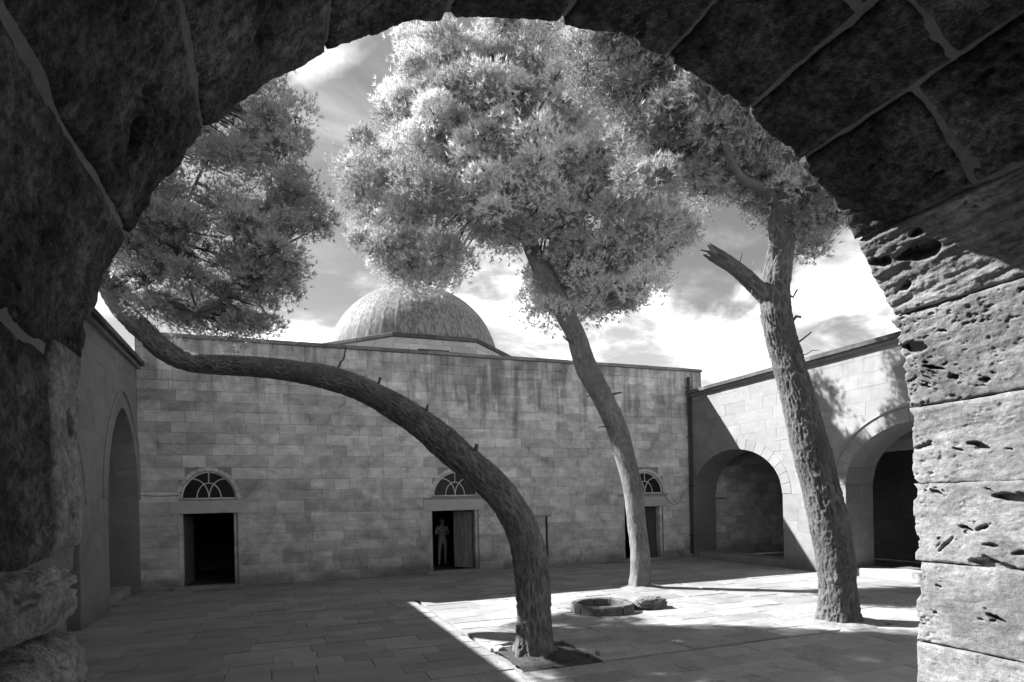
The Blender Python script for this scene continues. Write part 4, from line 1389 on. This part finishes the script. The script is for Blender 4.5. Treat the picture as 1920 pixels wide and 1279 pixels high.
# dusty earth heaped round the two trunks that grow straight out of the paving, and fallen needles
M['dust'] = stone_mat('dusty_earth', 0.16, 0.34, 2.5, 14, 90, 0.9, 0.03, 0.97, 0.0)
for (x, y, rr_, sd_) in ((8.36, 13.07, 0.62, 2.0), (9.02, 7.89, 0.74, 5.0)):
    na_, nr_ = 72, 14
    th_ = np.linspace(0, 2 * PI, na_, endpoint=False); rad_ = np.linspace(0.25, 1.0, nr_)
    T_, Q_ = np.meshgrid(th_, rad_, indexing='ij')
    ro_ = rr_ * (0.75 + 0.6 * fbm(np.cos(T_) * 1.8 + sd_, np.sin(T_) * 1.8, 0.4, 4))
    X_, Y_ = x + np.cos(T_) * Q_ * ro_, y + np.sin(T_) * Q_ * ro_
    Z_ = 0.075 * (1 - Q_) ** 1.1 + 0.03 * (fbm(X_ * 12, Y_ * 12, 1.0, 3) - 0.5) * (1 - Q_ ** 3) + 0.012 - 0.03 * Q_ ** 6
    i, j = np.meshgrid(np.arange(na_), np.arange(nr_ - 1), indexing='ij')
    k0 = (i * nr_ + j).ravel(); k1 = (((i + 1) % na_) * nr_ + j).ravel()
    obj('earth_collar', mesh_np('earth_collar', np.stack([X_, Y_, Z_], -1).reshape(-1, 3), np.stack([k0, k1, k1 + 1, k0 + 1], -1), M['dust'], 0.5, True), ground)
nn_ = 5000
cen = np.array([(3.6, 8.3), (8.36, 13.07), (9.02, 7.89), (6.0, 10.0), (5.5, 6.6)])[RNG.integers(0, 5, nn_)]
pp_ = cen + RNG.normal(size=(nn_, 2)) * np.array([1.3, 1.0])
an_ = RNG.uniform(0, 2 * PI, nn_); ll_ = RNG.uniform(0.03, 0.09, nn_)
dv_ = np.stack([np.cos(an_), np.sin(an_)], -1)
nv_ = np.stack([-dv_[:, 1], dv_[:, 0]], -1) * 0.004
zz_ = RNG.uniform(0.007, 0.016, nn_)
def _p(q_): return np.concatenate([q_, zz_[:, None]], 1)
V_ = np.stack([_p(pp_ - nv_), _p(pp_ + nv_), _p(pp_ + dv_ * ll_[:, None])], 1).reshape(-1, 3)
obj('needle_litter', mesh_np('needle_litter', V_, np.arange(len(V_)).reshape(-1, 3), M['soil'], 0.5), None, 'scattered dry pine needles fallen on the paving under the trees', 'pine needles', kind='stuff')

# ------------------------------------------------------------------ well ring and boulder
WC = (5.98, 10.72)
well = _thing('well_ring', (WC[0], WC[1], 0), 'low round stone well curb in the paved square', 'well')
ns = 9
for q in range(ns):
    t0, t1_ = 2 * PI * q / ns + 0.015, 2 * PI * (q + 1) / ns - 0.015
    mb = MB()
    sub = 5
    ri, rout, hh = 0.47, 0.62 + random.uniform(-.008, .008), 0.16 + random.uniform(-.01, .01)
    tin = random.random()
    for a_, b_ in zip(np.linspace(t0, t1_, sub + 1)[:-1], np.linspace(t0, t1_, sub + 1)[1:]):
        def W_(t_, r_, z_): return (WC[0] + r_ * math.cos(t_), WC[1] + r_ * math.sin(t_), z_)
        prof_ = [(rout + .01, -0.04), (rout, hh - 0.025), (rout - 0.02, hh), (ri + 0.015, hh), (ri, hh - 0.02), (ri, -0.05)]
        for (r0_, z0_), (r1_, z1_) in zip(prof_[:-1], prof_[1:]):
            mb.quad(W_(a_, r0_, z0_), W_(b_, r0_, z0_), W_(b_, r1_, z1_), W_(a_, r1_, z1_), tin)
    for t_ in (t0, t1_):
        mb.poly([W_(t_, r_, z_) for r_, z_ in prof_], tin)
    obj('curb_stone', fix_normals(mb.mesh('curb_stone', M['rock'])), well)
mb = MB()
mb.poly([(WC[0] + 0.5 * math.cos(t_), WC[1] + 0.5 * math.sin(t_), 0.012) for t_ in np.linspace(0, 2 * PI, 40, endpoint=False)])
obj('well_bottom', mb.mesh('well_bottom', M['soil']), well)
rk = obj('boulder', lump('boulder', (6.98, 10.55, 0.07), (0.38, 0.24, 0.14), 5, M['rock'], None, 2.6, 0.28, -0.01), None, 'rough low boulder lying against the well curb', 'rock')

# ------------------------------------------------------------------ person in the middle doorway
per = _thing('person', (5.30, VB + 1.9, 0.02), 'person in light clothes standing inside the middle doorway with folded arms', 'person')
sv = [((0, 0, .90), .135), ((0, -.01, 1.02), .125), ((0, -.01, 1.18), .135), ((0, 0, 1.33), .13), ((0, 0, 1.40), .075), ((0, -.01, 1.46), .055),
      ((.09, 0, .86), .095), ((.10, -.015, .48), .062), ((.105, .01, .10), .045), ((.11, -.10, .045), .038),
      ((-.09, 0, .86), .095), ((-.11, -.01, .48), .062), ((-.12, .02, .10), .045), ((-.13, -.09, .045), .038),
      ((.17, 0, 1.34), .062), ((.22, -.02, 1.10), .046), ((.06, -.17, 1.12), .036), ((-.02, -.19, 1.15), .026),
      ((-.17, 0, 1.34), .062), ((-.23, -.02, 1.10), .046), ((-.07, -.19, 1.20), .036), ((.01, -.20, 1.23), .026)]
se = [(0, 1), (1, 2), (2, 3), (3, 4), (4, 5), (0, 6), (6, 7), (7, 8), (8, 9), (0, 10), (10, 11), (11, 12), (12, 13), (3, 14), (14, 15), (15, 16), (16, 17), (3, 18), (18, 19), (19, 20), (20, 21)]
for base, sg in ((17, -1), (21, 1)):
    b_ = Vector(sv[base][0])
    for f_ in range(4):
        p1 = b_ + Vector((sg * 0.045, -.012, .024 - .016 * f_)); p2 = b_ + Vector((sg * (0.080 - .006 * abs(f_ - 1)), .006, .022 - .016 * f_))
        sv.append((tuple(p1), .0085)); sv.append((tuple(p2), .007))
        se += [(base, len(sv) - 2), (len(sv) - 2, len(sv) - 1)]
    sv.append((tuple(b_ + Vector((sg * 0.01, -.01, .045))), .009)); se.append((base, len(sv) - 1))
me = bpy.data.meshes.new('body')
me.from_pydata([v for v, _ in sv], se, [])
bo = bpy.data.objects.new('body', me); COL.objects.link(bo); bo.parent = per
mod = bo.modifiers.new('skin', 'SKIN'); mod.use_smooth_shade = True
for k, (v, r_) in enumerate(sv):
    me.skin_vertices[0].data[k].radius = (r_, r_ * (0.72 if r_ > 0.1 else 0.95))
me.skin_vertices[0].data[0].use_root = True
bo.modifiers.new('sub', 'SUBSURF').render_levels = 2
bo.modifiers['sub'].levels = 2
pm = bpy.data.materials.new('light_clothes'); pm.use_nodes = True
t = NT(pm.node_tree)
tcn = t.n('ShaderNodeTexCoord'); sx = t.n('ShaderNodeSeparateXYZ', i_Vector=tcn.outputs['Object'])
cl = t.remap(sx.outputs[2], 0.085, 0.095, 0.06, 0.40)
fold = t.noise(t.vscale(tcn.outputs['Object'], (3, 3, 1.2)), 6, 4, 0.5, 0.6)
bp = t.n('ShaderNodeBump', i_Height=fold, i_Strength=0.6, i_Distance=0.03)
p = t.n('ShaderNodeBsdfPrincipled', i_Roughness=0.85, i_Normal=bp.outputs[0]); t.put(p.inputs['Base Color'], t.grey(cl))
t.n('ShaderNodeOutputMaterial', i_Surface=p.outputs[0])
me.materials.append(pm)
M['skin'] = plain_mat('skin', 0.38, 0.6, 0.05)
M['hair'] = plain_mat('dark_hair', 0.05, 0.6, 0.2, 30)
hd = lump('head', (0, -.015, 1.555), (0.076, 0.092, 0.112), 2, M['skin'], None, 2.15, 0.02, None, 40, 30)
ho = obj('head', hd); ho.parent = per
for nm, c_, r_, mt in (('nose', (0, -.112, 1.545), (.012, .018, .022), 'skin'), ('ear', (.076, -.005, 1.555), (.012, .02, .03), 'skin'), ('ear', (-.076, -.005, 1.555), (.012, .02, .03), 'skin'),
                       ('eye', (.03, -.098, 1.57), (.011, .008, .007), 'hair'), ('eye', (-.03, -.098, 1.57), (.011, .008, .007), 'hair'), ('mouth', (0, -.098, 1.505), (.022, .007, .005), 'hair'),
                       ('hair', (0, .012, 1.592), (.083, .094, .085), 'hair')):
    o_ = obj(nm, lump(nm, c_, r_, 1, M[mt], None, 2.1, 0.03, None, 24, 16)); o_.parent = ho
